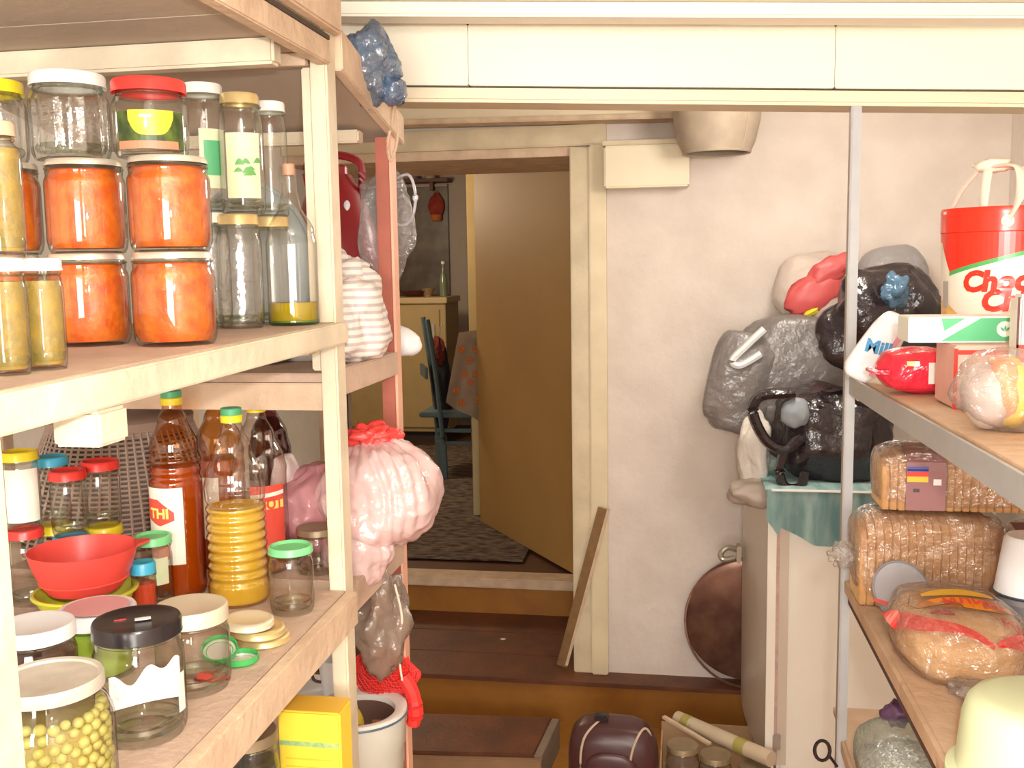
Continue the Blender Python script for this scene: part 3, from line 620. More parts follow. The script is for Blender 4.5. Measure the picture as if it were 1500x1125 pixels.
t, r, H = bottle('vinegar_bottle', 'clear bottle with a red label and empty shoulders behind the yellow oil', 374, 584, 84, 1.50, 1.2685, SH, OILGLASS, GY, G4, AMBER, .16)
obj('label', patch(r, -.35, .95, H*.15, H*.52), RL, t)
obj('label_stripe', patch(r, -.33, .93, lambda a: H*(.452+.012*a), lambda a: H*(.475+.012*a), th=.0012), LW, t)
obj('label_stripe', patch(r, -.30, .9, H*.385, H*.43, th=.0012), LY, t)
text_round('lettering', 'ЛЮТ', .020, r, H*.41, RL, t, a=.3, bold=.0008, th=.0018)
bottle('wine_bottle', 'dark red drink bottle with a white and red cap', 391, 563, 64, 1.62, 1.2685, [(.95, 0), (1, .03), (1, .60), (.85, .70), (.36, .86), (.33, .985)], glassy('dark_glass', (.5, .25, .3), (.1, .03, .05)), [('cap_top', .008, .0165, mat('cap_red', (.62, .05, .06), .4)), ('cap_band', .020, .0165, WHITEP)], G4, DKRED, .80)
t, r, H = bottle('oil_flask', 'clear corked bottle with a little yellow oil in the bottom', 422, 240, 76, 1.36, ZM(1.36), [(.93, 0), (1, .02), (1, .50), (.92, .58), (.40, .76), (.30, .84), (.28, .985)], GLASS, [('cork', .016, .0085, mat('cork', (.62, .33, .22), .8))], 'bottles on the middle shelf', OLIVEOIL, .16)
obj('green_base', lathe([(0, .001), (r*.98, .001), (r*1.005, .004), (r*.99, .007)], 36), glassy('green_glass', (.5, .85, .6), (.1, .5, .25)), t, smooth=True)
# ---- lower shelf front jars
G5 = 'jars standing along the lower shelf'
# pea jar
p, s = place(70, 990, .79); zb_ = ZLO(.79); H = p.z-zb_
t = thing('pea_jar', 'big jar of green peas with a worn beige lid at the lower left', 'jar', (p.x, p.y, zb_), facing(p.x, p.y), G5)
r = .0545; hl = H-.012
obj('glass_body', lathe([(0, .003), (r*.9, 0), (r, .012), (r, hl*.72), (r*.97, hl*.80), (r*.88, hl*.90), (r*.80, hl*.955), (r*.80, H-.002)], 56), GLASS, t, smooth=True)
obj('lid', lathe([(r*.86, hl+.001), (r*.875, hl), (r*.87, H-.003), (r*.845, H), (r*.78, H-.001), (r*.76, H-.003), (r*.45, H-.003), (r*.43, H-.0035), (0, H-.0035)], 56), GREYLID, t, smooth=True)
obj('brine', lathe([(0, .004), (r*.82, .004), (r*.86, .012), (r*.86, hl*.70), (r*.74, hl*.80), (0, hl*.80)], 40), mat('pea_brine', (.32, .24, .05), .4), t, smooth=True)
PEA = mat('pea_olive', (.52, .46, .12), .4, var=.15, vs=30, sub=.2)
bm = bmesh.new(); bmesh.ops.create_icosphere(bm, subdivisions=2, radius=.0052); pm = bpy.data.meshes.new('pea'); bm.to_mesh(pm); bm.free(); pm.materials.append(PEA)
for f_ in pm.polygons: f_.use_smooth = True
rnd = random.Random(1); cnt = 0
for k in range(11):
    z = .009+k*.0088; rr = r-.0072-(max(0, z-hl*.72)*.30)
    n_ = 24
    for i in range(n_):
        a = 2*math.pi*(i+.5*(k % 2))/n_+rnd.uniform(-.05, .05)
        if math.sin(a) > .35 or z > hl*.86: continue
        o = bpy.data.objects.new('pea', pm); COL.objects.link(o); o.parent = t; r2 = rr-rnd.uniform(0, .0022)
        o.location = (r2*math.cos(a), r2*math.sin(a), z+rnd.uniform(-.0012, .0012)); o.scale = [rnd.uniform(.9, 1.12)]*3; cnt += 1
# black lid jar
t, r, H = make_jar('black_lid_jar', 'empty jar with a black lid and a torn white label', 200, 905, 137, .945, ZLO(.945), BLACK, G5, neck=.90, lidr=.98, lidh=.016)
obj('lid_sticker', bx(-.002, .014, -.010, -.002, H, H+.0006), WHITEP, t)
obj('lid_print', bx(-.022, -.010, .001, .0035, H-.0009, H-.0003), RED, t)
obj('torn_label', patch(r, -.70, 1.0, lambda a: H*(.36+.05*math.sin(a*2.2+1.2)), lambda a: H*(.64+.05*math.sin(a*4)+.04*math.sin(a*9)+.12*max(0, a-.4)), n=30), mat('torn_label_paper', (.93, .92, .90), .8, bump=.5, bs=120), t)
obj('side_label', patch(r, .88, 1.15, H*.22, H*.55, th=.0012), LW, t)
t, r, H = make_jar('cream_lid_jar', 'empty jar with a cream gold lid right of the black lidded jar', 279, 885, 112, 1.06, ZLO(1.06), GOLDPALE, G5, neck=.92, lidr=.99, lidh=.018)
make_jar('white_lid_jar', 'jar with a broad white lid and dark brown contents behind the peas', 50, 912, 124, .98, ZLO(.98), WHITEP, G5, fill=mat('dark_brown_mix', (.22, .12, .05), .5, col2=(.07, .03, .02), vs=40), fillh=.8, neck=.92, lidr=1.0, lidh=.016)
t, r, H = make_jar('pink_lid_jar', 'bright green tub with a pink topped white lid', 142, 888, 116, 1.085, ZLO(1.085), WHITEP, G5, fill=mat('lime_green', (.40, .56, .06), .4), fillh=.97, neck=.92, lidr=1.02, lidh=.018)
obj('lid_disc', lathe([(0, H+.0006), (r*.84, H+.0006), (r*.84, H)], 36), mat('lid_pink', (.78, .40, .42), .5), t)
# red bowl on yellow green bowl
p, s = place(121, 802, 1.20); zg = ZLO(1.20); Rr = 166*s/2; Hh = p.z-zg
t = thing('green_bowl', 'yellow green plastic bowl under the red bowl', 'bowl', (p.x, p.y, zg))
obj('bowl_body', lathe([(0, .002), (Rr*.55, .0), (Rr*.6, .004), (Rr*.88, Hh*.45), (Rr*.93, Hh*.50), (Rr*.90, Hh*.50), (Rr*.84, Hh*.44), (Rr*.55, .006), (0, .006)], 48), mat('plastic_lime', (.60, .62, .05), .35), t, smooth=True)
obj('bowl_rim', tube([(math.cos(i*math.pi/20)*Rr*.93, math.sin(i*math.pi/20)*Rr*.93, Hh*.50) for i in range(40)], .003, 6, closed=True), mat('plastic_lime', (.6, .6, .05)), t, smooth=True)
t = thing('red_bowl', 'wide red plastic bowl with a small pouring lip', 'bowl', (p.x, p.y, zg+Hh*.525), facing(p.x, p.y))
h2 = Hh*.475
obj('bowl_body', lathe([(0, .001), (Rr*.66, 0), (Rr*.78, h2*.22), (Rr*.90, h2*.55), (Rr*.97, h2*.86), (Rr, h2), (Rr*.985, h2), (Rr*.94, h2*.84), (Rr*.86, h2*.5), (Rr*.74, h2*.2), (0, .004)], 56), mat('plastic_red', (.80, .075, .06), .35), t, smooth=True)
obj('pour_lip', hexa([(Rr*.93, -.018, h2-.004), (Rr*1.22, -.006, h2-.001), (Rr*1.22, .006, h2-.001), (Rr*.93, .018, h2-.004), (Rr*.93, -.018, h2-.0005), (Rr*1.22, -.006, h2+.001), (Rr*1.22, .006, h2+.001), (Rr*.93, .018, h2-.0005)], .0008), mat('plastic_red', (.8, .1, .1)), t)
obj('rib_ring', tube([(math.cos(i*math.pi/20)*Rr*.80, math.sin(i*math.pi/20)*Rr*.80, h2*.26) for i in range(40)], .0016, 6, closed=True), mat('plastic_red', (.8, .1, .1)), t, smooth=True)
# stacked small jars with coloured lids
G6 = 'small stacked jars with coloured lids behind the red bowl'
def sj(label, px, yt, wp, Y, zb0, lid, fill=None, h=None, glass=None, deco=None):
    t, r, H = make_jar('small_jar', label, px, yt, wp, Y, zb0, lid, G6, fill=fill, h=h, lidr=1.02, neck=.92, lidh=.013, hollow_lid=True, glass=glass); return t, r, H
Yq = 1.345
zq = ZLO(Yq); hs = (P(144, 676, Y=Yq).z-zq)/2-.0008
for lb, px, yt, wp, Y, ld in (('small jar with a red lid, rightmost of the upper row behind the red bowl', 145, 674, 58, 1.375, RED), ('small jar with a red lid, left one of the two red upper lids', 98, 688, 56, 1.325, RED),
                              ('small jar with a blue lid behind the two red lidded ones', 82, 668, 56, 1.385-.0, BLUE), ('small jar with a yellow lid and white paper label at the far left', 27, 660, 58, 1.30, YEL)):
    zt_ = P(px, yt, Y=Y).z; hh = (zt_-ZLO(Y))/2-.0008
    if ld == BLUE: px, Y = 73, 1.36; 
    if ld == BLUE: continue
    sj(lb, px, yt, wp, Y, ZLO(Y)+hh+.0016, ld, h=hh)
    low_l = {RED: BLUE, YEL: RED}[ld] if px != 145 else YEL
    sj({145: 'small jar with a yellow lid under the rightmost red lidded jar', 98: 'small jar with a blue lid under the left red lidded jar', 27: 'small jar with a red lid low at the left behind the red bowl'}[px], px, yt, wp, Y, ZLO(Y), low_l, h=hh)
pb_, s_ = place(64, 704, 1.35)
zt_ = P(70, 668, Y=1.362).z; hh = (zt_-ZLO(1.362))/2-.0008
sj('small jar with a blue lid showing between the yellow and red lids', 73, 668, 54, 1.362, ZLO(1.362)+hh+.0016, BLUE, h=hh)
sj('lower small jar with a yellow lid beneath the blue lidded one', 73, 668, 54, 1.362, ZLO(1.362), YEL, h=hh)
# paper label on the yellow-lid jar: it faces the camera
for o in list(COL.objects):
    if o.get('label') == 'small jar with a yellow lid and white paper label at the far left':
        rr = 58*place(27, 660, 1.30)[1]/2; hh = (P(27, 660, Y=1.30).z-ZLO(1.30))/2
        obj('label', patch(rr, -.9, 1.0, hh*.1, hh*.78), LW, o)
t, r, H = make_jar('green_lid_jar', 'small jar with a green lid right of the red bowl', 223, 783, 56, 1.31, ZLO(1.31), GREENL, G5, lidr=1.02, neck=.92, lidh=.012, hollow_lid=True)
obj('label', patch(r, -.3, .8, H*.35, H*.72), mat('label_pale', (.8, .8, .6)), t)
t, r, H = make_jar('small_blue_lid_jar', 'tiny jar with a blue lid and red sauce beside the red bowl', 209, 822, 38, 1.25, ZLO(1.25), BLUE, G5, fill=mat('red_sauce', (.62, .06, .02), .4), fillh=.8, lidr=1.0, neck=.92, lidh=.016)
make_jar('green_lid_jar', 'empty jar with a pale green lid at the right end of the lower shelf', 425, 798, 66, 1.313, ZLO(1.313), GREENL, G5, lidr=1.0, neck=.88, lidh=.010, hollow_lid=True)
make_jar('brown_lid_jar', 'empty jar with a dull brown lid beside the wooden post', 464, 771, 62, 1.50, 1.2685, GOLDDARK, G5, lidr=1.0, neck=.9, lidh=.010)
# loose gold lids
p = P(380, 940, Z=ZLO(1.24)); 
for k, (dx, dy, lb, rr, tl) in enumerate(((.004, .006, 'gold jar lid at the bottom of the loose stack', .033, 0), (.0, .0, 'gold jar lid in the middle of the loose stack', .033, .04), (-.012, -.004, 'gold jar lid lying on top of the loose stack', .032, .06))):
    m = lathe([(rr, 0), (rr+.0008, .001), (rr, .002), (rr, .008), (rr-.002, .0096), (rr-.006, .0100), (rr-.008, .0090), (0, .0090)], 44)
    zz_ = ZLO(p.y)+.0004+k*.0112
    t = thing('jar_lid', lb, 'lid', (p.x+dx, p.y+dy, zz_+math.sin(tl)*rr), 0, 'loose gold jar lids'); t.rotation_euler = (0, tl, 0)
    obj('lid_shell', m, GOLD if k < 2 else GOLDPALE, t, smooth=True)
    obj('lid_seal', lathe([(0, .007), (rr-.002, .007), (rr-.002, .004)], 36), WHITEP, t)
for k, (px, py, lb) in enumerate(((347, 962, 'green rimmed jar lid lying upside down by the gold lids'), (316, 962, 'green rimmed jar lid leaning behind the cream lidded jar'))):
    q = P(px, py+12, Z=ZLO(1.2)); rr = .022
    t = thing('jar_lid', lb, 'lid', (q.x, q.y+.012, ZLO(q.y)+.001+(0.0 if k == 0 else .012)), 0, 'green rimmed jar lids')
    t.rotation_euler = (.0, 0, 0) if k == 0 else (math.radians(22), .2, 0)
    obj('lid_shell', lathe([(0, 0), (rr-.002, 0), (rr, .002), (rr, .009), (rr-.001, .009), (rr-.0015, .002), (0, .0012)], 40), mat('rim_green', (.06, .42, .10), .3), t, smooth=True)
    obj('lid_liner', lathe([(0, .0018), (rr*.75, .0018), (rr*.77, .0035), (rr*.88, .0035), (rr*.9, .0015)], 32), mat('lid_liner_metal', (.78, .72, .68), .35, metal=.3), t, smooth=True)
q = P(300, 1002, Z=ZLO(1.17))
t = thing('red_cloth_scrap', 'flat red plastic scrap lying behind the cream lidded jar', 'scrap', (P(312, 992, Z=ZLO(1.13)).x, P(312, 992, Z=ZLO(1.13)).y, ZLO(1.13)+.001))
obj('scrap', blob((.022, .014, .0025), 8, .3, sub=3, flat=.5), RED, t)
# mesh basket upside down
q = P(168, 604, Y=1.34); 
BK = mat('basket_tan_plastic', (.46, .34, .27), .55)
zt_ = P(168, 603, Y=1.70).z; q = P(165, 603, Y=1.70); zb0 = 1.2685
t = thing('lattice_basket', 'grey tan plastic lattice basket upturned behind the coloured lids', 'basket', (q.x+.015, 1.70, zb0))
Hb = zt_-zb0; Rt, Rb = .125, .205
bm = bmesh.new()
for k in range(64):
    a = 2*math.pi*k/64; bm = tube([(math.cos(a)*Rb, math.sin(a)*Rb, .004), (math.cos(a)*Rt, math.sin(a)*Rt, Hb-.02)], .0024, 4, bm)
obj('lattice_ribs', bm, BK, t)['kind'] = 'stuff'
bm = bmesh.new()
for k in range(26):
    u = (k+.5)/26; rr = Rb+(Rt-Rb)*u; bm = tube([(math.cos(a*math.pi/20)*rr, math.sin(a*math.pi/20)*rr, .004+(Hb-.024)*u) for a in range(40)], .0022, 4, bm, closed=True)
obj('lattice_rings', bm, BK, t)['kind'] = 'stuff'
obj('basket_base', lathe([(Rt+.002, Hb-.03), (Rt+.004, Hb-.008), (Rt-.005, Hb), (0, Hb)], 48), BK, t, smooth=True)
obj('basket_rim', tube([(math.cos(a*math.pi/20)*Rb, math.sin(a*math.pi/20)*Rb, .005) for a in range(40)], .005, 6, closed=True), BK, t, smooth=True)
obj('basket_inner_shade', lathe([(Rb-.012, .004), (Rt-.010, Hb-.03)], 40), mat('basket_shadow_brown', (.22, .15, .12), .8), t)  # dark cone paints the shade inside the lattice
# ---- bottom shelf: jar and yellow carton
t, r, H = make_jar('pickle_jar', 'jar of dark pickles with a brown metal lid on the bottom shelf', 362, 1070, 92, 1.22, .9155, GOLDDARK, 'things on the bottom shelf', fill=mat('pickle_dark', (.09, .08, .03), .35, col2=(.03, .015, .012), vs=30), fillh=.85, neck=.92, lidr=.98, lidh=.014)
obj('label', patch(r, .25, 1.2, H*.3, H*.62), mat('label_orange_y', (.80, .50, .05), .5), t); obj('label_print', patch(r, .3, 1.1, H*.55, H*.66, th=.0012), RED, t)
pA, pB = P(406, 1040, Y=1.30), P(497, 1036, Y=1.30); zc_ = pA.z
t = thing('yellow_carton', 'bright yellow carton with a thin green stripe on the bottom shelf', 'carton', ((pA.x+pB.x)/2, 1.325, .9155))
hw = (pB.x-pA.x)/2; Hc = zc_-.9155
YC_ = mat('carton_yellow', (.92, .72, .06), .5)
obj('carton_body', bx(-hw, hw, -.025, .025, 0, Hc, .003), YC_, t)
obj('green_stripe', bx(-hw+.002, hw-.002, -.0257, -.025, Hc-.052, Hc-.045), mat('stripe_green', (.22, .45, .22), .5, col2=(.5, .6, .2), vs=120), t)
obj('carton_flap', bx(-hw+.001, hw-.001, -.026, .026, Hc, Hc+.0015, .0004), mat('carton_orange', (.85, .50, .05), .5), t)
for k in range(5): obj('print_line', bx(-hw+.01, hw-.014, -.0256, -.025, Hc-.072-k*.012, Hc-.070-k*.012), mat('carton_print', (.80, .55, .05), .5), t)
# ================================================================ SECOND UNIT ITEMS
q = P(508, 420, Y=1.98); zs = 1.5925
t = thing('red_canister', 'big dark red plastic canister behind the wooden post', 'canister', (q.x-.02, 1.98, zs))
CR = mat('dark_red_plastic', (.34, .018, .026), .28, var=.25, vs=6)
zt_ = P(510, 245, Y=1.98).z-zs; rr = .088
obj('canister_body', lathe([(0, 0), (rr*.95, 0), (rr, .01), (rr, zt_*.55), (rr*.92, zt_*.66), (rr*.66, zt_*.85), (rr*.40, zt_*.96), (0, zt_*.97)], 44), CR, t, smooth=True)
obj('spout_cap', lathe([(.030, zt_*.95), (.030, zt_), (.026, zt_+.004), (0, zt_+.004)], 28), CR, t, smooth=True)
obj('carry_handle', tube(spline([(-.05, 0, zt_*.86), (-.055, 0, zt_*1.02), (0, 0, zt_*1.07), (.055, 0, zt_*1.02), (.058, 0, zt_*.86)]), .008, 8), CR, t, smooth=True)
obj('white_tab', blob((.006, .003, .010), 3, .2, sub=2), WHITEP, t, loc=(.045, -.055, zt_*.78))
q = P(405, 350, Y=1.70)
t = thing('blue_grey_tub', 'pale blue grey oval plastic tub standing on edge behind the bottles', 'tub', (q.x-.03, 1.66, 1.5925))
bm = blob((.115, .018, .150), 21, .02, 1, sub=4)
obj('tub_shell', bm, mat('pale_blue_plastic', (.36, .43, .46), .45), t, loc=(0, 0, .152), smooth=True)
obj('tub_rim', tube([(math.cos(i*math.pi/20)*.116, -.004, .152+math.sin(i*math.pi/20)*.151) for i in range(40)], .004, 6, closed=True, up=(0, 1, 0)), mat('pale_blue_plastic', (.4, .4, .4)), t, smooth=True)
# striped cloth
m = mat('striped_cloth', (.82, .74, .68), .9)
nt = m.node_tree; wv = nt.nodes.new('ShaderNodeTexWave'); wv.bands_direction = 'Z'; wv.inputs['Scale'].default_value = 26; wv.inputs['Distortion'].default_value = 1.2; wv.inputs['Detail'].default_value = 1
rp = nt.nodes.new('ShaderNodeValToRGB'); rp.color_ramp.elements[0].position = .25; rp.color_ramp.elements[1].position = .5
rp.color_ramp.elements[0].color = (.55, .48, .50, 1); rp.color_ramp.elements[1].color = (.84, .76, .70, 1)
nt.links.new([n for n in nt.nodes if n.type == 'MAPPING'][0].outputs[0], wv.inputs[0]); nt.links.new(wv.outputs['Fac'], rp.inputs[0]); nt.links.new(rp.outputs[0], nt.nodes['Principled BSDF'].inputs['Base Color'])
q = P(532, 440, Y=1.62)
t = thing('striped_cloth_bag', 'bundle of cream cloth with faint grey stripes by the red brown post', 'cloth', (q.x-.004, 1.59, 1.6005))
obj('cloth_bundle', blob((.052, .10, .078), 31, .26, 1.8, sub=5, flat=.85), m, t, loc=(0, 0, .067), smooth=2)
obj('cloth_fold', blob((.032, .055, .045), 33, .3, 2.2, sub=4), m, t, loc=(-.012, 0, .125), smooth=2)
q = P(599, 508, Y=1.85)
t = thing('white_gourd', 'white rounded plastic bottle end poking past the red brown post', 'bottle', (q.x-.06, 1.85, 1.5925))
obj('bottle_body', tube(spline([(-.10, 0, .026), (-.02, 0, .028), (.04, 0, .022), (.064, 0, .005), (.072, 0, -.008)]), [.026]*18+[.024, .022, .020, .017, .013, .009, .004], 14), WHITEP, t, smooth=True)
obj('bottle_cap', tube([(-.12, 0, .026), (-.10, 0, .026)], .014, 12), WHITEP, t)
# clear bag handle hoop
t = thing('clear_plastic_bag', 'clear plastic bag with a white loop handle behind the red brown post', 'bag', (-.56, 1.90, 1.5925))
FILM = glassy('clear_film', (.93, .93, .95), (.55, .55, .6), body=(.8, .82, .88), bodyfac=.14, rough=.12, refl=.16, bump=.9, bs=50)
L = lambda px, py: P(px, py, Y=1.86)-Vector(t.location)
obj('bag_film', blob((.055, .045, .10), 41, .25, 2, sub=4), FILM, t, loc=L(565, 330), smooth=2)
obj('handle_loop', tube(spline([L(580, 262), L(598, 256), (L(607, 275)), L(608, 300), L(602, 322), L(590, 330), L(578, 327)]), .0055, 8, flat=.5), glassy('white_film', (.9, .9, .95), (.6, .6, .7), body=(.85, .87, .95), bodyfac=.7, rough=.2), t, smooth=True)
# pans on the second unit's upper shelf, seen under the middle shelf
q = P(350, 560, Y=1.60)
t = thing('white_enamel_pan', 'white enamel pan glimpsed under the middle shelf', 'pan', (q.x, 1.62, 1.5925))
obj('pan_body', lathe([(0, 0), (.075, 0), (.085, .006), (.090, .032), (.094, .034), (.088, .034), (.082, .008), (0, .004)], 48), mat('pan_white', (.80, .80, .82), .2, metal=.2), t, smooth=True)
obj('pan_handle', bar((.088, 0, .026), (.15, .01, .028), .016, .006, .002), SILVER, t)
q = P(425, 528, Y=1.66)
t = thing('white_tin_mug', 'small white metal mug standing right of the enamel pan', 'mug', (q.x+.022, 1.66, 1.5925))
obj('mug_body', lathe([(0, 0), (.026, 0), (.028, .004), (.028, .046), (.026, .046), (.025, .004), (0, .003)], 32), WHITE, t, smooth=True)
obj('mug_handle', tube(spline([(.027, 0, .038), (.043, 0, .034), (.043, 0, .014), (.027, 0, .010)]), .003, 6), WHITE, t, smooth=True)
# pink bag
PINK = glassy('pink_film_bag', (1, .62, .66), (.9, .3, .4), body=(1.0, .80, .80), bodyfac=.84, rough=.22, refl=.10, bump=1.0, bs=22)
PINKD = glassy('pink_film_deep', (1, .5, .6), (.8, .2, .35), body=(.93, .50, .54), bodyfac=.75, rough=.22, refl=.08, bump=1.0, bs=22)
q = P(578, 725, Y=1.60)
t = thing('pink_plastic_bag', 'stuffed pale pink plastic bag bulging out past the wooden post', 'bag', (q.x-.026, 1.60, 1.263))
obj('bag_body', blob((.098, .115, .094), 51, .16, 1.3, sub=6, crease=.5, flat=.9, pleat=.12, npl=11), PINK, t, loc=(0, .0, .118), smooth=2)
obj('bag_bulge', blob((.056, .050, .056), 53, .18, 1.4, sub=5, crease=.5, pleat=.12, npl=9), PINK, t, loc=(-.026, -.055, .022), smooth=2)
obj('bag_side', blob((.062, .10, .074), 55, .18, 1.3, sub=5, crease=.5, flat=.9, pleat=.12, npl=9), PINKD, t, loc=(-.125, .03, .078), smooth=2)
q2 = P(546, 640, Y=1.60)-Vector(t.location)
obj('red_tie', blob((.040, .028, .020), 57, .5, 2.5, sub=4, crease=1.2), mat('red_bag_top', (.82, .07, .06), .4), t, loc=q2, smooth=2)
q = P(425, 700, Y=1.62)
t = thing('white_paper_packet', 'upright white paper packet beside the dark red bottle', 'packet', (q.x-.0, 1.60, 1.2685))
obj('packet_body', blob((.018, .035, .085), 59, .10, 1.6, sub=4, power=.6, flat=.95), mat('packet_white', (.80, .70, .68), .6, bump=.4), t, loc=(0, 0, .082), smooth=2)
obj('packet_top', bar((-.004, -.03, .158), (-.004, .03, .158), .008, .020, .002), mat('packet_white', (.8, .7, .7)), t)
# hanging dusty clear bag below the shelf
q = P(556, 905, Y=1.62)
t = thing('dusty_clear_bag', 'dusty see-through bag hanging below the pink bag', 'bag', (q.x, 1.63, 1.214))
DFILM = glassy('dusty_film', (.80, .74, .70), (.45, .38, .34), body=(.50, .40, .33), bodyfac=.5, rough=.25, refl=.12, bump=1, bs=30)
obj('bag_film', blob((.045, .07, .085), 61, .28, 2, sub=4, crease=1), DFILM, t, loc=(0, 0, -.075), smooth=2)
obj('bag_strap', tube(spline([(.032, -.02, .0), (.043, -.02, -.06), (.036, -.02, -.12), (.040, -.02, -.17)]), .002, 5), mat('string_cream', (.7, .6, .48), .8), t)
obj('brown_packet', blob((.020, .03, .028), 63, .2, 2, sub=3), mat('ginger_brown', (.42, .22, .08), .7), t, loc=(-.005, 0, -.045))
# bucket with rim, contents, red mesh
q = P(530, 1038, Y=1.66)
zr = q.z; zb0 = .7955
t = thing('enamel_bucket', 'white enamel bucket with a thick grey blue rim at the foot of the shelves', 'bucket', (q.x-.004, 1.66, zb0))
Hk = zr-zb0; Rk = .082
EN = mat('enamel_grey_white', (.66, .68, .62), .3)
obj('bucket_body', lathe([(0, 0), (Rk*.84, 0), (Rk*.90, Hk*.2), (Rk*.92, Hk*.22), (Rk*.92, Hk*.40), (Rk*.95, Hk*.42), (Rk*.95, Hk*.62), (Rk*.98, Hk*.64), (Rk*.98, Hk-.004)], 52), EN, t, smooth=True)
obj('rim', lathe([(Rk*.98, Hk-.006), (Rk*1.03, Hk-.005), (Rk*1.03, Hk+.003), (Rk*.96, Hk+.004), (Rk*.78, Hk-.002), (Rk*.77, Hk-.012), (Rk*.95, Hk-.02)], 56), mat('rim_white', (.80, .79, .74), .3), t, smooth=True)
obj('blue_edge', tube([(math.cos(i*math.pi/24)*Rk*1.03, math.sin(i*math.pi/24)*Rk*1.03, Hk-.005) for i in range(48)], .0022, 6, closed=True), mat('edge_blue', (.08, .14, .22), .3), t, smooth=True)
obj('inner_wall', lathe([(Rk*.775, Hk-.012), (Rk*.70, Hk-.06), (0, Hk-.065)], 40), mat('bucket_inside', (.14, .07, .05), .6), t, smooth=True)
obj('rim_print', patch(Rk*.865, -.55, .75, Hk+.002, Hk+.0021, th=0), RED, t)
bm = bmesh.new(); rows = []
for i in range(15):
    a = -.75+1.1*i/14; rows.append([bm.verts.new((math.sin(a)*rr_, -math.cos(a)*rr_, Hk+zz_)) for rr_, zz_ in ((Rk*.81, .0008), (Rk*.93, .0042))])
for a_, b_ in zip(rows, rows[1:]): bm.faces.new((a_[0], b_[0], b_[1], a_[1]))
obj('rim_stripe', bm, mat('rim_red', (.75, .10, .06), .4), t)
cx, cy, cz_ = t.location
for nm, lb, dx, dy, m_, s_ in (('yellow_packet', 'yellow packet inside the enamel bucket', -.018, .012, mat('packet_yellow', (.72, .55, .06), .4), (.020, .016, .03)), ('red_packet', 'red packet inside the enamel bucket', .006, -.022, mat('packet_red', (.72, .09, .04), .4), (.030, .014, .02)), ('brown_onion', 'brown round item in the enamel bucket behind the red packet', .028, .012, mat('onion_brown', (.40, .16, .06), .4), (.018, .018, .018))):
    tt = thing(nm, lb, 'packet' if 'packet' in nm else 'onion', (cx+dx, cy+dy, cz_+Hk-.064))
    obj('packet_body' if 'packet' in nm else 'onion_body', blob(s_, len(lb), .15, 2, sub=3), m_, tt, loc=(0, 0, s_[2]), smooth=True)
    obj('seal_edge' if 'packet' in nm else 'stem', bx(-s_[0]*.5, s_[0]*.5, -.0015, .0015, s_[2]*1.9, s_[2]*2.15, .0005), m_, tt)
q = P(575, 985, Y=1.72)
t = thing('red_mesh_bag', 'bright red net bag draped over the back of the bucket', 'bag', (q.x, 1.745, .7955))
RM = mat('red_net', (.80, .035, .03), .6)
bm = blob((.060, .028, .052), 71, .22, 1.6, sub=4, crease=.6)
bmesh.ops.translate(bm, verts=bm.verts, vec=(-.018, 0, q.z-.7955-.012))
me_ = bpy.data.meshes.new('net'); bm.to_mesh(me_); bm.free()
o = obj('net_wrap', me_, RM, t); md = o.modifiers.new('net', 'WIREFRAME'); md.thickness = .0022; md.use_replace = True
bm = blob((.056, .025, .048), 71, .22, 1.6, sub=4, crease=.6); bmesh.ops.translate(bm, verts=bm.verts, vec=(-.018, 0, q.z-.7955-.012))
obj('net_filling', bm, mat('dark_red_fill', (.60, .025, .02), .8), t)
L = lambda px, py, Y=1.72: P(px, py, Y=Y)-Vector(t.location)
obj('net_tail', tube(spline([L(590, 990), L(604, 1015), L(608, 1045), L(604, 1062)]), [.014]*9+[.016]*5+[.013]*4+[.010], 8), RM, t)
# cups on a tray further back
q = P(475, 1035, Z=.797)
t = thing('white_tray', 'shallow white plastic tray at the back of the low shelf', 'tray', (q.x, q.y+.05, .7955))
obj('tray_base', bx(-.10, .10, -.07, .07, 0, .010, .004), WHITEP, t); 
for a in ((-.10, .10, -.07, -.064), (-.10, .10, .064, .07), (-.10, -.094, -.064, .064), (.094, .10, -.064, .064)): obj('tray_wall', bx(a[0], a[1], a[2], a[3], .0102, .022, .001), WHITEP, t)
tx, ty = t.location.x, t.location.y
t = thing('white_cup', 'white cup on the plastic tray beside the wooden post', 'cup', (tx+.012, ty+.0, .8062))
obj('cup_body', lathe([(0, 0), (.030, 0), (.040, .085), (.038, .085), (.028, .004), (0, .004)], 32), WHITEP, t, smooth=True)
obj('cup_handle', tube(spline([(-.037, 0, .068), (-.056, 0, .062), (-.054, 0, .030), (-.034, 0, .024)]), .0035, 6), mat('dark_red_wood', (.2, .03, .03)), t, smooth=True)
# blue bag on top
q = P(545, 100, Y=1.62)
BFILM = glassy('blue_film_bag', (.55, .66, .85), (.15, .25, .5), body=(.24, .40, .62), bodyfac=.34, rough=.15, refl=.20, bump=1.1, bs=30)
t = thing('blue_plastic_bag', 'crumpled see-through blue plastic bag lying on top of the shelves', 'bag', (q.x, 1.63, 2.02))
obj('bag_film', blob((.046, .06, .060), 81, .26, 1.5, sub=5, crease=.8, pleat=.14, npl=11), BFILM, t, loc=(0, -.02, q.z-2.02+.0), smooth=2)
obj('bag_tail', blob((.020, .025, .022), 83, .4, 2, sub=3, crease=1), BFILM, t, loc=(.035, -.02, q.z-2.02-.038), smooth=2)
obj('paper_inside', blob((.022, .03, .03), 85, .3, 2, sub=3), mat('beige_paper', (.60, .50, .40), .8), t, loc=(.0, -.0, q.z-2.02-.01))
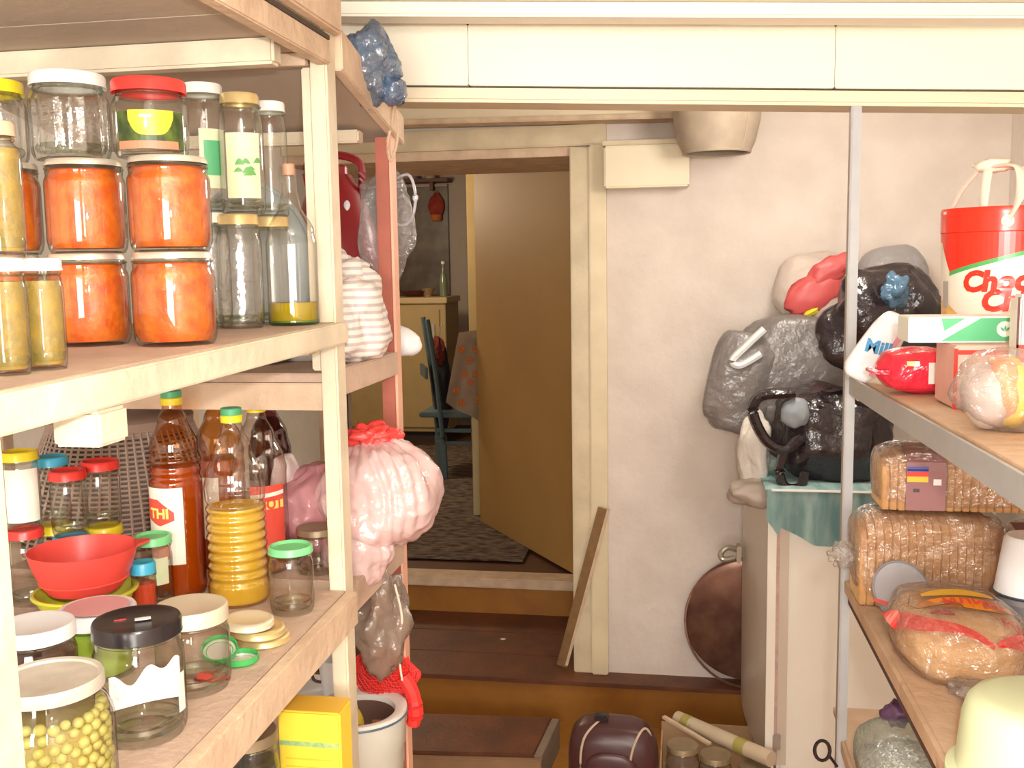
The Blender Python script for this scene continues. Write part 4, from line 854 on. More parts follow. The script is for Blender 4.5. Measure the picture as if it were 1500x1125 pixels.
# ================================================================ RIGHT SHELVING
def ZR(y): return 1.542+.020*(1.9-y)
def ZRL(y): return 1.159+.020*(1.9-y)
ZR3 = lambda y: .845
rs = thing('metal_shelf_rack', 'grey metal shelf rack with board shelves holding the bread and cookie tub', 'shelves', (.52, 1.3, FZ))
D = lambda bm: at(rs, bm)
RX = .30
obj('post', D(bx(RX-.007, RX+.008, 1.903, 1.906, FZ, 2.020)), GREYMETAL, rs)
obj('post_flange', D(bx(RX-.010, RX-.0072, 1.903, 1.925, FZ, 2.020)), GREYSIDE, rs)
obj('post', D(bx(.765, .780, 1.903, 1.906, FZ, 2.0)), GREYMETAL, rs)
WB = mat('tan_shelf_wood', (.66, .47, .32), .75, col2=(.52, .35, .23), vs=9, bump=.3, bs=50)
for f in (ZR, ZRL, ZR3):
    for i in range(3):
        x0 = RX+.004+i*.155
        obj('shelf_board', D(sl(x0, x0+.153, .43, 2.05 if f is not ZR else 1.98, f, -.013, 0, .001)), WB, rs)
obj('front_angle', D(sl(RX-.003, RX+.0015, .43, 1.90, ZR, -.034, -.003)), GREYMETAL, rs)
obj('front_edge', D(sl(RX-.003, RX+.0035, .43, 1.90, ZRL, -.022, -.001)), WB, rs)
obj('front_edge', D(sl(RX-.003, RX+.0035, .43, 1.90, ZR3, -.022, -.001)), WB, rs)
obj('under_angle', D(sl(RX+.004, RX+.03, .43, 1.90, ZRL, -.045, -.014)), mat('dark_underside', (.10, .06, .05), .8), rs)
obj('end_block', D(bx(RX+.0085, RX+.035, 1.885, 1.902, ZR(1.9)-.045, ZR(1.9)-.0135, .001)), WB, rs)
q = P(1206, 1105, Y=1.88)
t = thing('black_wire_hook', 'black wire loop hooked on the metal post near the floor', 'hook', (q.x, 1.895, q.z))
obj('wire_loop', tube([(math.cos(i*math.pi/8)*.014, 0, math.sin(i*math.pi/8)*.020) for i in range(16)], .0035, 6, closed=True, up=(0, 1, 0)), BLACK, t)
obj('wire_tail', tube([(.012, 0, -.008), (.028, 0, -.03)], .003, 6), BLACK, t)
# ---- red cookie bucket
Yb = 1.70; p, s = place(1472, 305, Yb); zb0 = ZR(Yb)+.0005; H = p.z-zb0; r = 96*s
t = thing('cookie_bucket', 'tall tin tub, red top and white lower half with red lettering', 'tub', (p.x, Yb, zb0), facing(p.x, Yb))
TW = mat('tin_white', (.88, .84, .72), .3); TR = mat('tin_red', (.84, .035, .015), .25)
obj('tub_body', lathe([(0, 0), (r*.90, 0), (r*.905, .003), (r*.985, H*.86), (r*.985, H*.87)], 64), TW, t, smooth=True)
rf = lambda z: r*(.905+.080*z/(H*.86))
obj('tub_lid', lathe([(r*.985, H*.865), (r*1.0, H*.87), (r*1.0, H*.965), (r*1.005, H*.98), (r*.99, H), (r*.95, H-.004), (0, H-.004)], 64), TR, t, smooth=True)
def zs(a): return H*(.60+.10*(a+.95)/1.2) if a > -.95 else H*.60
obj('red_band', patch(rf, -.98, 1.5, lambda a: H*(.655+.085*(a+.95)), H*.865, 30, 4), TR, t)
obj('red_notch', patch(rf, -1.5, -.98, lambda a: H*(.655+.16*min(1, max(0, (-.98-a)/.3))), H*.865, 16, 4), TR, t)
obj('green_stripe', patch(rf, -.98, 1.5, lambda a: H*(.632+.085*(a+.95)), lambda a: H*(.655+.085*(a+.95)), 30, 1, .0009), mat('tin_green', (.08, .42, .12), .3), t)
obj('cookie_print', patch(rf, -1.35, -.05, lambda a: H*.28, lambda a: H*(.47+.03*math.sin(a*5+1)-.07*(a+1.3)), 26, 3, .0009), mat('cookie_gold', (.74, .42, .08), .4, col2=(.85, .60, .22), vs=90), t)
obj('bottom_band', patch(rf, -1.5, 1.5, H*.0, H*.28, 26, 3, .0007), mat('cookie_red_base', (.85, .45, .28), .4), t)
obj('badge_print', patch(rf, -1.22, -1.02, H*.45, H*.60, 8, 2, .0009), mat('badge_grey', (.42, .40, .36), .4), t)
zt_ = lambda z: rf(z)
text_round('lettering', 'Choco', .042, rf(H*.60), H*.60, TR, t, a=.0, shear=.15, bold=.0022, tilt=.03)
text_round('lettering', 'Chip', .042, rf(H*.495), H*.495, TR, t, a=.14, shear=.15, bold=.0022, tilt=.03)
HB = mat('beige_strap', (.78, .68, .56), .6)
obj('rivet', lathe([(0, 0), (.009, .0), (.009, .004), (0, .005)], 20), HB, t, loc=(math.sin(.05)*r, -math.cos(.05)*r-.002, H*.92), rot=(math.pi/2, 0, 0))
kx, kz = -.025, H+.062
for pts in ([(-.075, -.02, H-.002), (-.060, -.02, H+.03), (kx-.01, -.02, kz)], [(-.030, -.05, H-.002), (-.028, -.045, H+.03), (kx, -.03, kz)], [(kx, -.03, kz), (.015, -.06, kz-.005), (.020, -.085, H+.015), (.006, -r-.004, H*.93)], [(kx, -.02, kz), (.04, -.02, kz-.008), (.085, -.01, H+.02), (.094, .0, H-.01)]):
    obj('strap', tube(spline(pts), .0068, 8, flat=.45), HB, t, smooth=True)
obj('strap_knot', blob((.026, .016, .012), 91, .25, 2, sub=3), HB, t, loc=(kx+.005, -.025, kz+.002), smooth=2)
# ---- boxes and packets in front of it
def fbox(name, label, cat, x0, y0, x1, y1, Y, dep, m, zb0=None, group=None):
    a, b = P(x0, y1, Y=Y), P(x1, y0, Y=Y); z0 = zb0 if zb0 is not None else a.z
    t = thing(name, label, cat, ((a.x+b.x)/2, Y+dep/2, z0), 0, group); w_ = (b.x-a.x)/2
    return t, w_, b.z-z0, dep
Yg = 1.46
pz = P(1400, 506, Y=Yg).z
t, w_, h_, dp = fbox('pink_box', 'pale pink and red flat carton lying under the green carton', 'carton', 1396, 506, 1530, 590, 1.40, .10, None, ZR(1.4)+.0005)
obj('carton_body', bx(-w_, w_, -dp/2, dp/2, 0, h_, .002), mat('carton_pink', (.85, .50, .42), .5, var=.1, vs=20), t)
obj('red_trim', bx(-w_-.0005, w_, -dp/2-.0007, -dp/2, h_-.012, h_-.006), RED, t)
obj('red_trim', bx(-w_-.0008, -w_+.004, -dp/2-.0008, -dp/2, .0, h_-.004), RED, t)
ptop = t.location.z+h_
t, w_, h_, dp = fbox('green_carton', 'green and white medicine style carton with a round white emblem', 'carton', 1322, 461, 1480, 508, 1.475, .07, None)
t.location.z = ptop+.0008; h_ = P(1400, 462, Y=1.475).z-t.location.z; t.location.y = 1.475
gm = mat('carton_green', (.10, .48, .22), .4); wm = mat('carton_white', (.88, .92, .86), .4)
obj('carton_body', bx(-w_, w_, -dp/2, dp/2, 0, h_, .0015), wm, t)
def face(name, pts, m, off=.0008):
    bm = bmesh.new(); vs = [bm.verts.new((x, -dp/2-off, z)) for x, z in pts]; bm.faces.new(vs); return obj(name, bm, m, t)
u = lambda k: -w_+2*w_*k
face('green_panel', [(u(.30), .002), (u(.995), .002), (u(.995), h_-.002), (u(.66), h_-.002)], gm)
face('green_panel', [(u(.30), h_-.002), (u(.33), h_*.45), (u(.52), h_-.002)], gm)
face('grey_panel', [(u(.02), .002), (u(.24), .002), (u(.24), h_-.002), (u(.02), h_-.002)], mat('carton_pale', (.66, .80, .70), .4))
obj('emblem', lathe([(0, 0), (h_*.30, 0), (h_*.30, .0006), (0, .0006)], 28), wm, t, loc=(u(.88), -dp/2-.0009, h_*.52), rot=(math.pi/2, 0, 0))
bm = bmesh.new()
for a_ in (-.7, 0, .7):
    vs = [bm.verts.new((u(.88)+math.sin(a_+da)*rr_, -dp/2-.0022, h_*.40+math.cos(a_+da)*rr_)) for da, rr_ in ((0, .001), (.3, h_*.16), (0, h_*.28), (-.3, h_*.16))]
    bm.faces.new(vs)
obj('emblem_leaves', bm, gm, t)
# red foil pack
fa, fb = P(1286, 575, Y=1.60), P(1402, 508, Y=1.60); zq = ZR(1.60)+.0005
t = thing('red_foil_pack', 'shiny red foil pack with a white sticker at the shelf corner', 'packet', ((fa.x+fb.x)/2, 1.60, zq))
hw, hh = (fb.x-fa.x)/2, (fb.z-zq)/2
obj('pack_body', blob((hw, .045, hh), 101, .10, 1.6, sub=4, power=.75), mat('foil_red', (.78, .03, .06), .22, bump=.8, bs=40), t, loc=(0, 0, hh*1.02), smooth=2)
obj('pack_seal', hexa([(-hw-.014, -.03, hh*.9), (-hw+.01, -.035, hh*.9), (-hw+.01, .035, hh*.9), (-hw-.014, .03, hh*.9), (-hw-.014, -.03, hh*1.02), (-hw+.01, -.035, hh*1.1), (-hw+.01, .035, hh*1.1), (-hw-.014, .03, hh*1.02)]), mat('foil_red', (.8, 0, 0)), t)
obj('sticker', patch(.05, .1, .75, hh*.55, hh*1.45, th=.001), mat('sticker_white', (.90, .80, .74), .5), t)
obj('gold_print', patch(.05, -.5, -.15, hh*1.3, hh*1.5, th=.001), GOLD, t)
# blue and white packet leaning at the corner
t = thing('white_blue_packet', 'white packet with light blue vertical lettering leaning at the post', 'packet', (P(1265, 540, Y=1.76).x+.012, 1.76, ZR(1.76)+.0005))
a0 = P(1256, 538, Y=1.76)-Vector(t.location); a1 = P(1313, 462, Y=1.76)-Vector(t.location)
ux = (a1-a0).normalized(); uy = Vector((-ux.z, 0, ux.x)); mid = (a0+a1)/2; mid.z = max(mid.z, .048)
bm = blob((.064, .014, .029), 103, .06, 1.5, sub=4, power=.6)
for v in bm.verts: v.co = mid+ux*v.co.x+uy*v.co.z+Vector((0, v.co.y, 0))
zm = min(v.co.z for v in bm.verts)
for v in bm.verts: v.co.z -= zm
obj('packet_body', bm, mat('packet_white_blue', (.82, .82, .86), .35, bump=.4, bs=40), t, smooth=2)
mid.z -= zm
text_flat('lettering', 'Mill', .030, mat('ink_blue', (.05, .28, .55), .4), t, mid+Vector((0, -.0165, 0))+ux*.000, (ux.z*.5+.5, 0, -.25), (.25, 0, 1), bold=.0012)
me = COL.objects[-1]
obj('pink_band', hexa([tuple(mid+ux*(-.045)+uy*(-.022)+Vector((0, -.0135, 0))), tuple(mid+ux*.05+uy*(-.022)+Vector((0, -.0135, 0))), tuple(mid+ux*.05+uy*(-.022)+Vector((0, -.010, 0))), tuple(mid+ux*(-.045)+uy*(-.022)+Vector((0, -.010, 0))),
    tuple(mid+ux*(-.045)+uy*(-.014)+Vector((0, -.0145, 0))), tuple(mid+ux*.05+uy*(-.014)+Vector((0, -.0145, 0))), tuple(mid+ux*.05+uy*(-.014)+Vector((0, -.011, 0))), tuple(mid+ux*(-.045)+uy*(-.014)+Vector((0, -.011, 0)))]), mat('band_pink', (.80, .35, .42), .5), t)
# clear bag with yellow and orange contents, white-red packet at the frame edge
fa, fb = P(1398, 636, Y=1.20), P(1560, 510, Y=1.20); zq = ZR(1.2)+.0005; hw, hh = (fb.x-fa.x)/2, (fb.z-zq)/2
CF = glassy('crinkled_clear_film', (.96, .95, .95), (.65, .62, .6), body=(.85, .82, .80), bodyfac=.16, rough=.10, refl=.14, bump=1.2, bs=45)
t = thing('clear_fruit_bag', 'clear bag with yellow and orange contents at the right photo edge', 'bag', ((fa.x+fb.x)/2, 1.20, zq))
obj('bag_film', blob((hw*1.02, .055, hh*1.06), 111, .14, 1.6, sub=4, flat=.93), CF, t, loc=(0, 0, hh), smooth=2)
obj('grey_lining', blob((hw*.5, .042, hh*.8), 112, .10, 1.5, sub=3), mat('lining_pinkgrey', (.62, .50, .46), .5), t, loc=(-hw*.42, 0, hh*.85), smooth=2)
for i, (nm, cc, dx, dz, sx, sz) in enumerate((('yellow_pastry', (.92, .66, .05), .02, .95, .42, .82), ('orange_pastry', (.90, .32, .12), -.18, 1.05, .3, .75), ('orange_pastry', (.88, .36, .05), .42, .55, .28, .45))):
    obj(nm, blob((hw*sx, .044, hh*sz), 113+i, .14, 1.8, sub=3), mat('pastry_%d' % i, cc, .4), t, loc=(hw*dx, -.004*i, hh*dz), smooth=2)
fa = P(1492, 520, Y=1.30)
t = thing('white_red_packet', 'white packet with a red stripe cut off by the right photo edge', 'packet', (fa.x+.035, 1.325, ZR(1.32)+.0005))
hz = P(1490, 432, Y=1.30).z-t.location.z
obj('packet_body', bx(-.035, .05, -.018, .018, 0, hz, .005), mat('packet_offwhite', (.80, .74, .66), .4), t)
obj('red_stripe', bx(-.0355, .05, -.0187, -.018, hz*.46, hz*.60), RED, t)
obj('dark_seam', bx(-.0358, -.0335, -.0187, -.0170, 0, hz*.98), mat('seam_dark', (.10, .03, .03), .5), t)
# ---- lower shelf: bread
CRUST = mat('bread_crust', (.60, .33, .13), .6, col2=(.42, .20, .065), vs=25, bump=.2, bs=60)
CRUMB = mat('bread_crumb', (.84, .60, .32), .7, col2=(.72, .46, .20), vs=30)
FILMC = glassy('bread_bag_film', (.98, .95, .93), (.80, .70, .62), body=(.85, .75, .68), bodyfac=.12, rough=.12, refl=.16, bump=1.6, bs=30)
def slice_mesh(w2, h, th):
    bm = bmesh.new(); pr = []
    for k in range(9):
        a = math.pi*k/8; pr.append((w2*math.cos(a)*(1 if k in (0, 8) else 1.02), h*.62+h*.38*math.sin(a)**.7 if 0 < k < 8 else h*.60))
    pr = [(w2*.94, 0)]+[(x, z) for x, z in pr]+[(-w2*.94, 0)]
    A_ = [bm.verts.new((-th/2, y, z)) for y, z in pr]; B_ = [bm.verts.new((th/2, y, z)) for y, z in pr]
    bm.faces.new(A_); bm.faces.new(B_[::-1]); n_ = len(pr)
    for i in range(n_): bm.faces.new((A_[i], B_[i], B_[(i+1) % n_], A_[(i+1) % n_]))
    bmesh.ops.recalc_face_normals(bm, faces=bm.faces[:]); bmesh.ops.bevel(bm, geom=[e for e in bm.edges if e.verts[0].co.x == e.verts[1].co.x], offset=.0016, segments=1, affect='EDGES')
    me = bpy.data.meshes.new('bread_slice'); bm.to_mesh(me); bm.free(); me.materials.append(CRUST); me.materials.append(CRUMB)
    for p_ in me.polygons:
        if abs(p_.normal.x) > .8: p_.material_index = 1
    return me
def loaf(label, x0, x1, Y, z0, h, w2, rz, tail, bands):
    L_ = x1-x0; t = thing('sliced_bread', label, 'bread', ((x0+x1)/2, Y, z0+.001), rz, 'bagged sliced loaves')
    n_ = int(L_/.0128); me = slice_mesh(w2, h, L_/n_-.0006); rnd = random.Random(n_)
    for i in range(n_):
        o = bpy.data.objects.new('bread_slice', me); COL.objects.link(o); o.parent = t
        e = min(i, n_-1-i); k = 1-.10*max(0, 1-e/2); o.location = (-L_/2+(i+.5)*L_/n_, rnd.uniform(-.001, .001), .0015); o.scale = (1, k, k*rnd.uniform(.985, 1.0))
    bm = blob((L_/2+.006, w2+.004, h/2+.0035), n_, .018, 3, sub=5, power=.38, crease=1.2)
    if tail:
        for v in bm.verts:
            if v.co.x*tail > L_/2*.93:
                pass
    zmn = min(v.co.z for v in bm.verts)
    obj('bag_film', bm, FILMC, t, loc=(0, 0, -zmn), smooth=2)
    if tail: obj('bag_tail', blob((.022, .024, .020), n_+5, .4, 2.4, sub=4, crease=1.2), CF, t, loc=(tail*(L_/2+.020), -.01, h*.5), smooth=2)
    for (u0, u1, cols) in bands:
        xa, xb = -L_/2+L_*u0, -L_/2+L_*u1
        def strip(nm, xa, xb, v0, v1, m, off=.0055):
            bm = bmesh.new(); rows = []
            for k in range(13):
                v = v0+(v1-v0)*k/12
                if v < .70: y_, z_ = -(w2+off), h*v/.70*.72+.002
                else: a = (v-.70)/.30*math.pi/2; y_, z_ = -(w2+off)*math.cos(a)**.55 if a < 1.56 else 0, h*.72+(h*.28+off+.003)*math.sin(a)**.8
                rows.append((bm.verts.new((xa, y_, z_)), bm.verts.new((xb, y_, z_))))
            for a_, b_ in zip(rows, rows[1:]): bm.faces.new((a_[0], a_[1], b_[1], b_[0]))
            obj(nm, bm, m, t)
        strip('label_band', xa, xb, .02, 1.0, mat('band_mauve', (.30, .13, .13), .45))
        w3 = (xb-xa)
        for (v0, v1, nm, c) in ((.66, .72, 'stripe_blue', (.06, .07, .35)), (.58, .66, 'stripe_red', (.80, .04, .02)), (.49, .58, 'stripe_yellow', (.82, .50, .03))):
            strip('flag_stripe', xa+w3*.02, xa+w3*.55, v0, v1, mat(nm, c, .4), .0064)
        strip('label_print', xa+w3*.68, xa+w3*.88, .44, .54, mat('print_white', (.85, .8, .8), .4), .0064)
        strip('label_print', xa+w3*.18, xa+w3*.34, .32, .38, mat('print_dark', (.08, .04, .05), .4), .0064)
    return t
Yl = 1.80
xa, xb = P(1252, 810, Y=Yl).x, P(1462, 800, Y=Yl).x
zl = ZRL(Yl); hl_ = P(1340, 754, Y=Yl-.02).z-zl
# the second loaf stands on a short board stack hidden by the bread bag
loaf('bagged sliced loaf lying directly on the shelf, plastic tail over the post', xa, xb, Yl, zl, min(hl_, .155), .058, .0, -1, [])
z2_ = zl+min(hl_, .155)+.009
xc, xd = P(1284, 700, Y=1.815).x, P(1500, 700, Y=1.815).x+.03
loaf('upper sliced loaf with a mauve label and flag coloured stripes', xc, xd, 1.815, z2_, P(1350, 660, Y=1.79).z-z2_, .056, 0, 0, [(.135, .37, 1)])
xa2 = P(1452, 800, Y=1.70).x
loaf('third sliced loaf with a mauve label behind the white cup', xb+.012, xb+.20, 1.78, zl, .135, .055, -.05, 0, [(.0, .5, 1)])
# round loaf in a red printed bag
Yr = 1.50; fa, fb = P(1300, 1000, Y=Yr), P(1500, 870, Y=Yr); zq = ZRL(Yr)+.0005
hw = (fb.x-fa.x)/2; hh = .050
t = thing('round_loaf_bag', 'round golden loaf in a clear bag with red ribbon print', 'bread', ((fa.x+fb.x)/2, Yr-.0, zq), .0)
S = (hw*.95, .125, hh)
GB = mat('golden_crust', (.78, .54, .28), .5, col2=(.68, .40, .17), vs=9, bump=.15, bs=30)
obj('loaf_body', blob(S, 121, .05, 1.3, sub=5, flat=.8, power=.85), GB, t, loc=(0, 0, hh*.82), smooth=2)
obj('bag_film', blob((S[0]*1.06, S[1]*1.08, S[2]*1.08), 122, .05, 2.4, sub=5, flat=.82, power=.8, crease=1.2), FILMC, t, loc=(0, 0, hh*.90), smooth=2)
obj('bag_end', blob((.03, .028, .012), 123, .35, 2.5, sub=4, crease=1.2), CF, t, loc=(-.01, -.135, .016), smooth=2)
def on(x, y, off): 
    k = 1-min(.98, abs(x/(S[0]*1.06))**2.2+abs(y/(S[1]*1.08))**2.2); return Vector((x, y, hh*.90+S[2]*1.06*k**.48+off))
def strip_on(name, path, wd, m, off=.003):
    bm = bmesh.new(); rows = []; path = spline([(x*1.05, y*1.2, 0) for x, y in path], 6)
    for i, q in enumerate(path):
        d_ = (path[min(i+1, len(path)-1)]-path[max(i-1, 0)]).normalized(); n_ = Vector((-d_.y, d_.x, 0)); w_ = wd*(.25+.75*math.sin(math.pi*min(.97, max(.06, i/(len(path)-1)))))
        rows.append((bm.verts.new(on(q.x+n_.x*w_, q.y+n_.y*w_, off)), bm.verts.new(on(q.x-n_.x*w_, q.y-n_.y*w_, off))))
    for a_, b_ in zip(rows, rows[1:]): bm.faces.new((a_[0], a_[1], b_[1], b_[0]))
    obj(name, bm, m, t)
RB = mat('ribbon_red', (.78, .02, .015), .3)
strip_on('red_ribbon', [(-.088, .030), (-.080, -.02), (-.055, -.062), (-.015, -.085), (.018, -.103)], .010, RB)
strip_on('red_ribbon', [(.088, -.02), (.075, -.060), (.050, -.085), (.022, -.100)], .008, RB)
strip_on('red_ribbon', [(-.090, .085), (-.080, .070), (-.070, .062)], .009, RB)
OB = mat('badge_orange', (.90, .30, .02), .4); DO = mat('badge_outline', (.16, .11, .01), .5); YB = mat('badge_yellow', (.86, .50, .03), .4)
strip_on('badge_shape', [(-.055, -.020), (-.01, -.026), (.03, -.028), (.068, -.018)], .020, OB)
strip_on('badge_oval', [(-.045, .004), (.0, .004), (.050, .006)], .016, YB, .0042)
for pth in ([(-.064, -.018), (-.052, -.034), (-.01, -.036), (.0, -.046), (.04, -.048), (.077, -.022)], [(-.057, .014), (-.066, -.014)], [(-.040, -.008), (.0, -.010), (.042, -.006), (.056, .012)]): strip_on('badge_outline', pth, .0014, DO, .0050)
me_ = textmesh('ИЛИН', .026, bold=.0006)
for v in me_.vertices: v.co = on(v.co.x+.012, v.co.y-.034, .0056)
obj('lettering', me_, RED, t)
me_ = textmesh('ИЛ', .024, bold=.0012)
for v in me_.vertices: v.co = on(v.co.x+.058, v.co.y-.078, .0040)
obj('lettering', me_, RED, t)
strip_on('red_print', [(-.045, -.046), (-.030, -.050), (-.018, -.058)], .007, mat('print_darkred', (.42, .03, .04), .4))
# clear round tub lid, white cup, jar
q = P(1322, 868, Y=1.68)
t = thing('frosted_lid', 'frosted round plastic lid leaning behind the bagged round loaf', 'lid', (q.x+.006, 1.675, ZRL(1.675)+.001))
t.rotation_euler = (math.radians(62), 0, .3)
FR = glassy('frosted_plastic', (.85, .87, .92), (.5, .52, .6), body=(.75, .76, .80), bodyfac=.6, rough=.3, refl=.06)
obj('lid_disc', lathe([(0, 0), (.045, 0), (.048, .003), (.048, .007), (.045, .004), (0, .003)], 44), FR, t, loc=(0, .048, 0), smooth=True)
obj('lid_rim', tube([(math.cos(i*math.pi/20)*.048, .048+math.sin(i*math.pi/20)*.048, .006) for i in range(40)], .0018, 6, closed=True), mat('rim_dark', (.25, .25, .28), .4), t)
Yk = 1.56; p, s = place(1514, 884, Yk); zk = ZRL(Yk)+.0005
t = thing('grey_tin', 'dark grey round tin under the upturned white cup', 'tin', (p.x+.008, Yk+.05, zk)); Hk_ = p.z-zk-.0005
obj('tin_body', lathe([(0, 0), (.040, 0), (.041, .002), (.041, Hk_-.01), (0, Hk_-.01)], 36), mat('tin_grey', (.18, .17, .17), .5), t, smooth=True)
obj('tin_lid', lathe([(.0425, Hk_-.011), (.0425, Hk_), (0, Hk_)], 36), mat('tin_grey2', (.25, .24, .25), .4), t, smooth=True)
t2 = thing('upturned_cup', 'white enamel cup with a dark rim standing upside down', 'cup', (p.x+.008, Yk+.05, zk+Hk_+.0005))
obj('cup_body', lathe([(.050, .001), (.048, .006), (.037, .085), (.033, .090), (0, .090)], 44), WHITEP, t2, smooth=True)
obj('dark_rim', tube([(math.cos(i*math.pi/20)*.050, math.sin(i*math.pi/20)*.050, .002) for i in range(40)], .0022, 6, closed=True), mat('rim_navy', (.04, .05, .07), .3), t2)
# pale green basin upside down
Yn = 1.14; p, s = place(1530, 1022, Yn); zk = ZRL(Yn)+.0005; hn = p.z-zk
t = thing('pale_green_basin', 'pale green plastic bowl standing upside down at the lower right', 'bowl', (p.x, Yn, zk))
rn_ = 142*s; PG = mat('pale_green_plastic', (.72, .80, .52), .35)
obj('bowl_body', lathe([(rn_*.98, .004), (rn_*.93, .010), (rn_*.915, hn*.35), (rn_*.88, hn*.70), (rn_*.83, hn*.87), (rn_*.75, hn*.96), (rn_*.62, hn), (0, hn)], 64), PG, t, smooth=True)
obj('bowl_rim', lathe([(rn_*.93, .010), (rn_*1.04, .005), (rn_*1.05, .0), (rn_*1.02, .0), (rn_*.92, .006)], 64), PG, t, smooth=True)
# bottom shelf bag
q = P(1318, 1085, Y=1.72)
t = thing('clear_seed_bag', 'knotted clear bag of small pale seeds on the bottom right shelf', 'bag', (q.x+.006, 1.72, .846))
obj('bag_film', blob((.078, .08, .075), 131, .12, 1.6, sub=4, flat=.8), glassy('pale_teal_film', (.9, .97, .95), (.5, .62, .6), body=(.60, .70, .66), bodyfac=.30, rough=.12, refl=.14, bump=1.1, bs=40), t, loc=(0, 0, .062), smooth=2)
obj('seed_fill', blob((.070, .072, .045), 132, .10, 1.6, sub=4, flat=.8), mat('seeds', (.66, .58, .52), .7, col2=(.36, .26, .22), vs=150, bump=.6, bs=200), t, loc=(0, 0, .040), smooth=2)['kind'] = 'stuff'
obj('purple_knot', blob((.022, .018, .022), 133, .35, 2.4, sub=3), mat('knot_purple', (.10, .04, .10), .4), t, loc=(-.012, -.0, .140), smooth=2)
# ================================================================ FRIDGE CORNER
t = thing('old_fridge', 'old white enamel refrigerator with its narrow door ajar', 'fridge', (.57, 3.58, FZ))
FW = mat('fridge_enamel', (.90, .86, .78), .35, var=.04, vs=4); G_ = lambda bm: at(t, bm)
FT = 1.02
obj('fridge_body', G_(bx(.312, .86, 3.31, 3.87, FZ+.04, FT, .012)), FW, t)
bm = bmesh.new(); rows = []
for i in range(13):
    y = 3.30+.575*i/12; k = 1-((i-6)/6)**2; x = .296-(.07*(i/12))-.020*k
    zc0 = .06+.02*(1-k)**3; rows.append([bm.verts.new(c) for c in ((x, y, zc0+.0), (x, y, FT-.01-.02*(1-k)**4), (x+.045, y, FT-.01-.02*(1-k)**4), (x+.045, y, zc0))])
for a_, b_ in zip(rows, rows[1:]):
    for k in range(4): bm.faces.new((a_[k], b_[k], b_[(k+1) % 4], a_[(k+1) % 4]))
bm.faces.new(rows[0][::-1]); bm.faces.new(rows[-1]); bmesh.ops.recalc_face_normals(bm, faces=bm.faces[:])
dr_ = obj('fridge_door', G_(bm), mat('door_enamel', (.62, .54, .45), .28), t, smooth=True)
obj('door_gasket', G_(hexa([(.300, 3.295, .08), (.311, 3.295, .08), (.311, 3.83, .08), (.27, 3.83, .08), (.300, 3.295, FT-.03), (.311, 3.295, FT-.03), (.311, 3.83, FT-.03), (.27, 3.83, FT-.03)])), mat('gasket_pink', (.62, .42, .38), .7, var=.2, vs=40), t)
obj('door_edge', G_(bx(.272, .300, 3.285, 3.2995, .07, FT-.03, .003)), FW, t)
for z in (.14, .92): obj('hinge', G_(bx(.296, .322, 3.282, 3.2945, z, z+.05, .002)), mat('hinge_metal', (.40, .34, .30), .4, metal=.4), t)
qh = P(1085, 806, Y=3.80)
obj('latch_plate', G_(bx(.198, .215, 3.74, 3.80, qh.z-.035, qh.z+.03, .004)), mat('latch_metal', (.45, .40, .33), .35, metal=.6), t)
obj('latch_handle', G_(tube(spline([(.205, 3.77, qh.z+.01), (.165, 3.76, qh.z+.02), (.140, 3.75, qh.z+.0), (.150, 3.74, qh.z-.02), (.19, 3.75, qh.z-.015)]), .011, 8)), mat('latch_metal', (.5, .4, .3)), t, smooth=True)
for x in (.35, .80):
    for y in (3.36, 3.82): obj('foot', G_(bx(x-.02, x+.02, y-.02, y+.02, FZ, FZ+.039)), BLACK, t)
# teal cloth on the fridge
TEAL = mat('teal_cloth', (.52, .70, .67), .7, col2=(.22, .42, .43), vs=5, stretch=(4, 1, 1), bump=.2)
t = thing('teal_oilcloth', 'teal and white cloth draped over the refrigerator top', 'cloth', (.57, 3.5, FT))
obj('cloth_top', at(t, bx(.26, .87, 3.27, 3.86, FT+.0005, FT+.0045, .001)), TEAL, t)
bm = bmesh.new(); rows = []
for i in range(41):
    u_ = i/40; x = .265+.60*u_; dep = .155-.045*math.cos(u_*9)*(1-u_) if u_ > .06 else .10+.9*u_
    rows.append([bm.verts.new((x+(.004*math.sin(u_*40))*v, 3.268-.012*math.sin(u_*34)*v-.004*v, FT+.004-dep*v)) for v in (0, .33, .66, 1)])
for a_, b_ in zip(rows, rows[1:]):
    for k in range(3): bm.faces.new((a_[k], a_[k+1], b_[k+1], b_[k]))
bmesh.ops.solidify(bm, geom=bm.faces[:], thickness=.002)
obj('cloth_drop', at(t, bm), TEAL, t, smooth=True)
obj('white_hem', at(t, bx(.28, .80, 3.262, 3.268, FT-.001, FT+.006, .001)), WHITEP, t)
# bags piled on it
def bag(name, label, box, Y, dep, m, seed, zb0=None, flat=None, neck=None, amp=.14, freq=1.6, power=.85, group=None, cat='bag', smooth=2, body='bag_body'):
    a, b = P(box[0], box[3], Y=Y), P(box[2], box[1], Y=Y); c = (a+b)/2; sx, sz = (b.x-a.x)/2, (b.z-a.z)/2
    z0 = zb0 if zb0 is not None else c.z-sz
    if zb0 is not None: sz = (b.z-z0)/2
    t = thing(name, label, cat, (c.x, Y, z0), 0, group)
    bm = blob((sx, dep, sz), seed, amp, freq, sub=5, flat=flat, neck=neck, power=power)
    zmn = min(v.co.z for v in bm.verts)
    obj(body, bm, m, t, loc=(0, 0, -zmn), smooth=smooth); return t, sx, sz
def bagfilm(key, c, rough=.25, sp=.7): return mat(key, c, rough, bump=1.0, bs=22, spec=sp)
BK_ = bagfilm('black_bag_film', (.022, .014, .018), .22); GR_ = bagfilm('grey_bag_film', (.22, .195, .19), .30)
zf = FT+.006
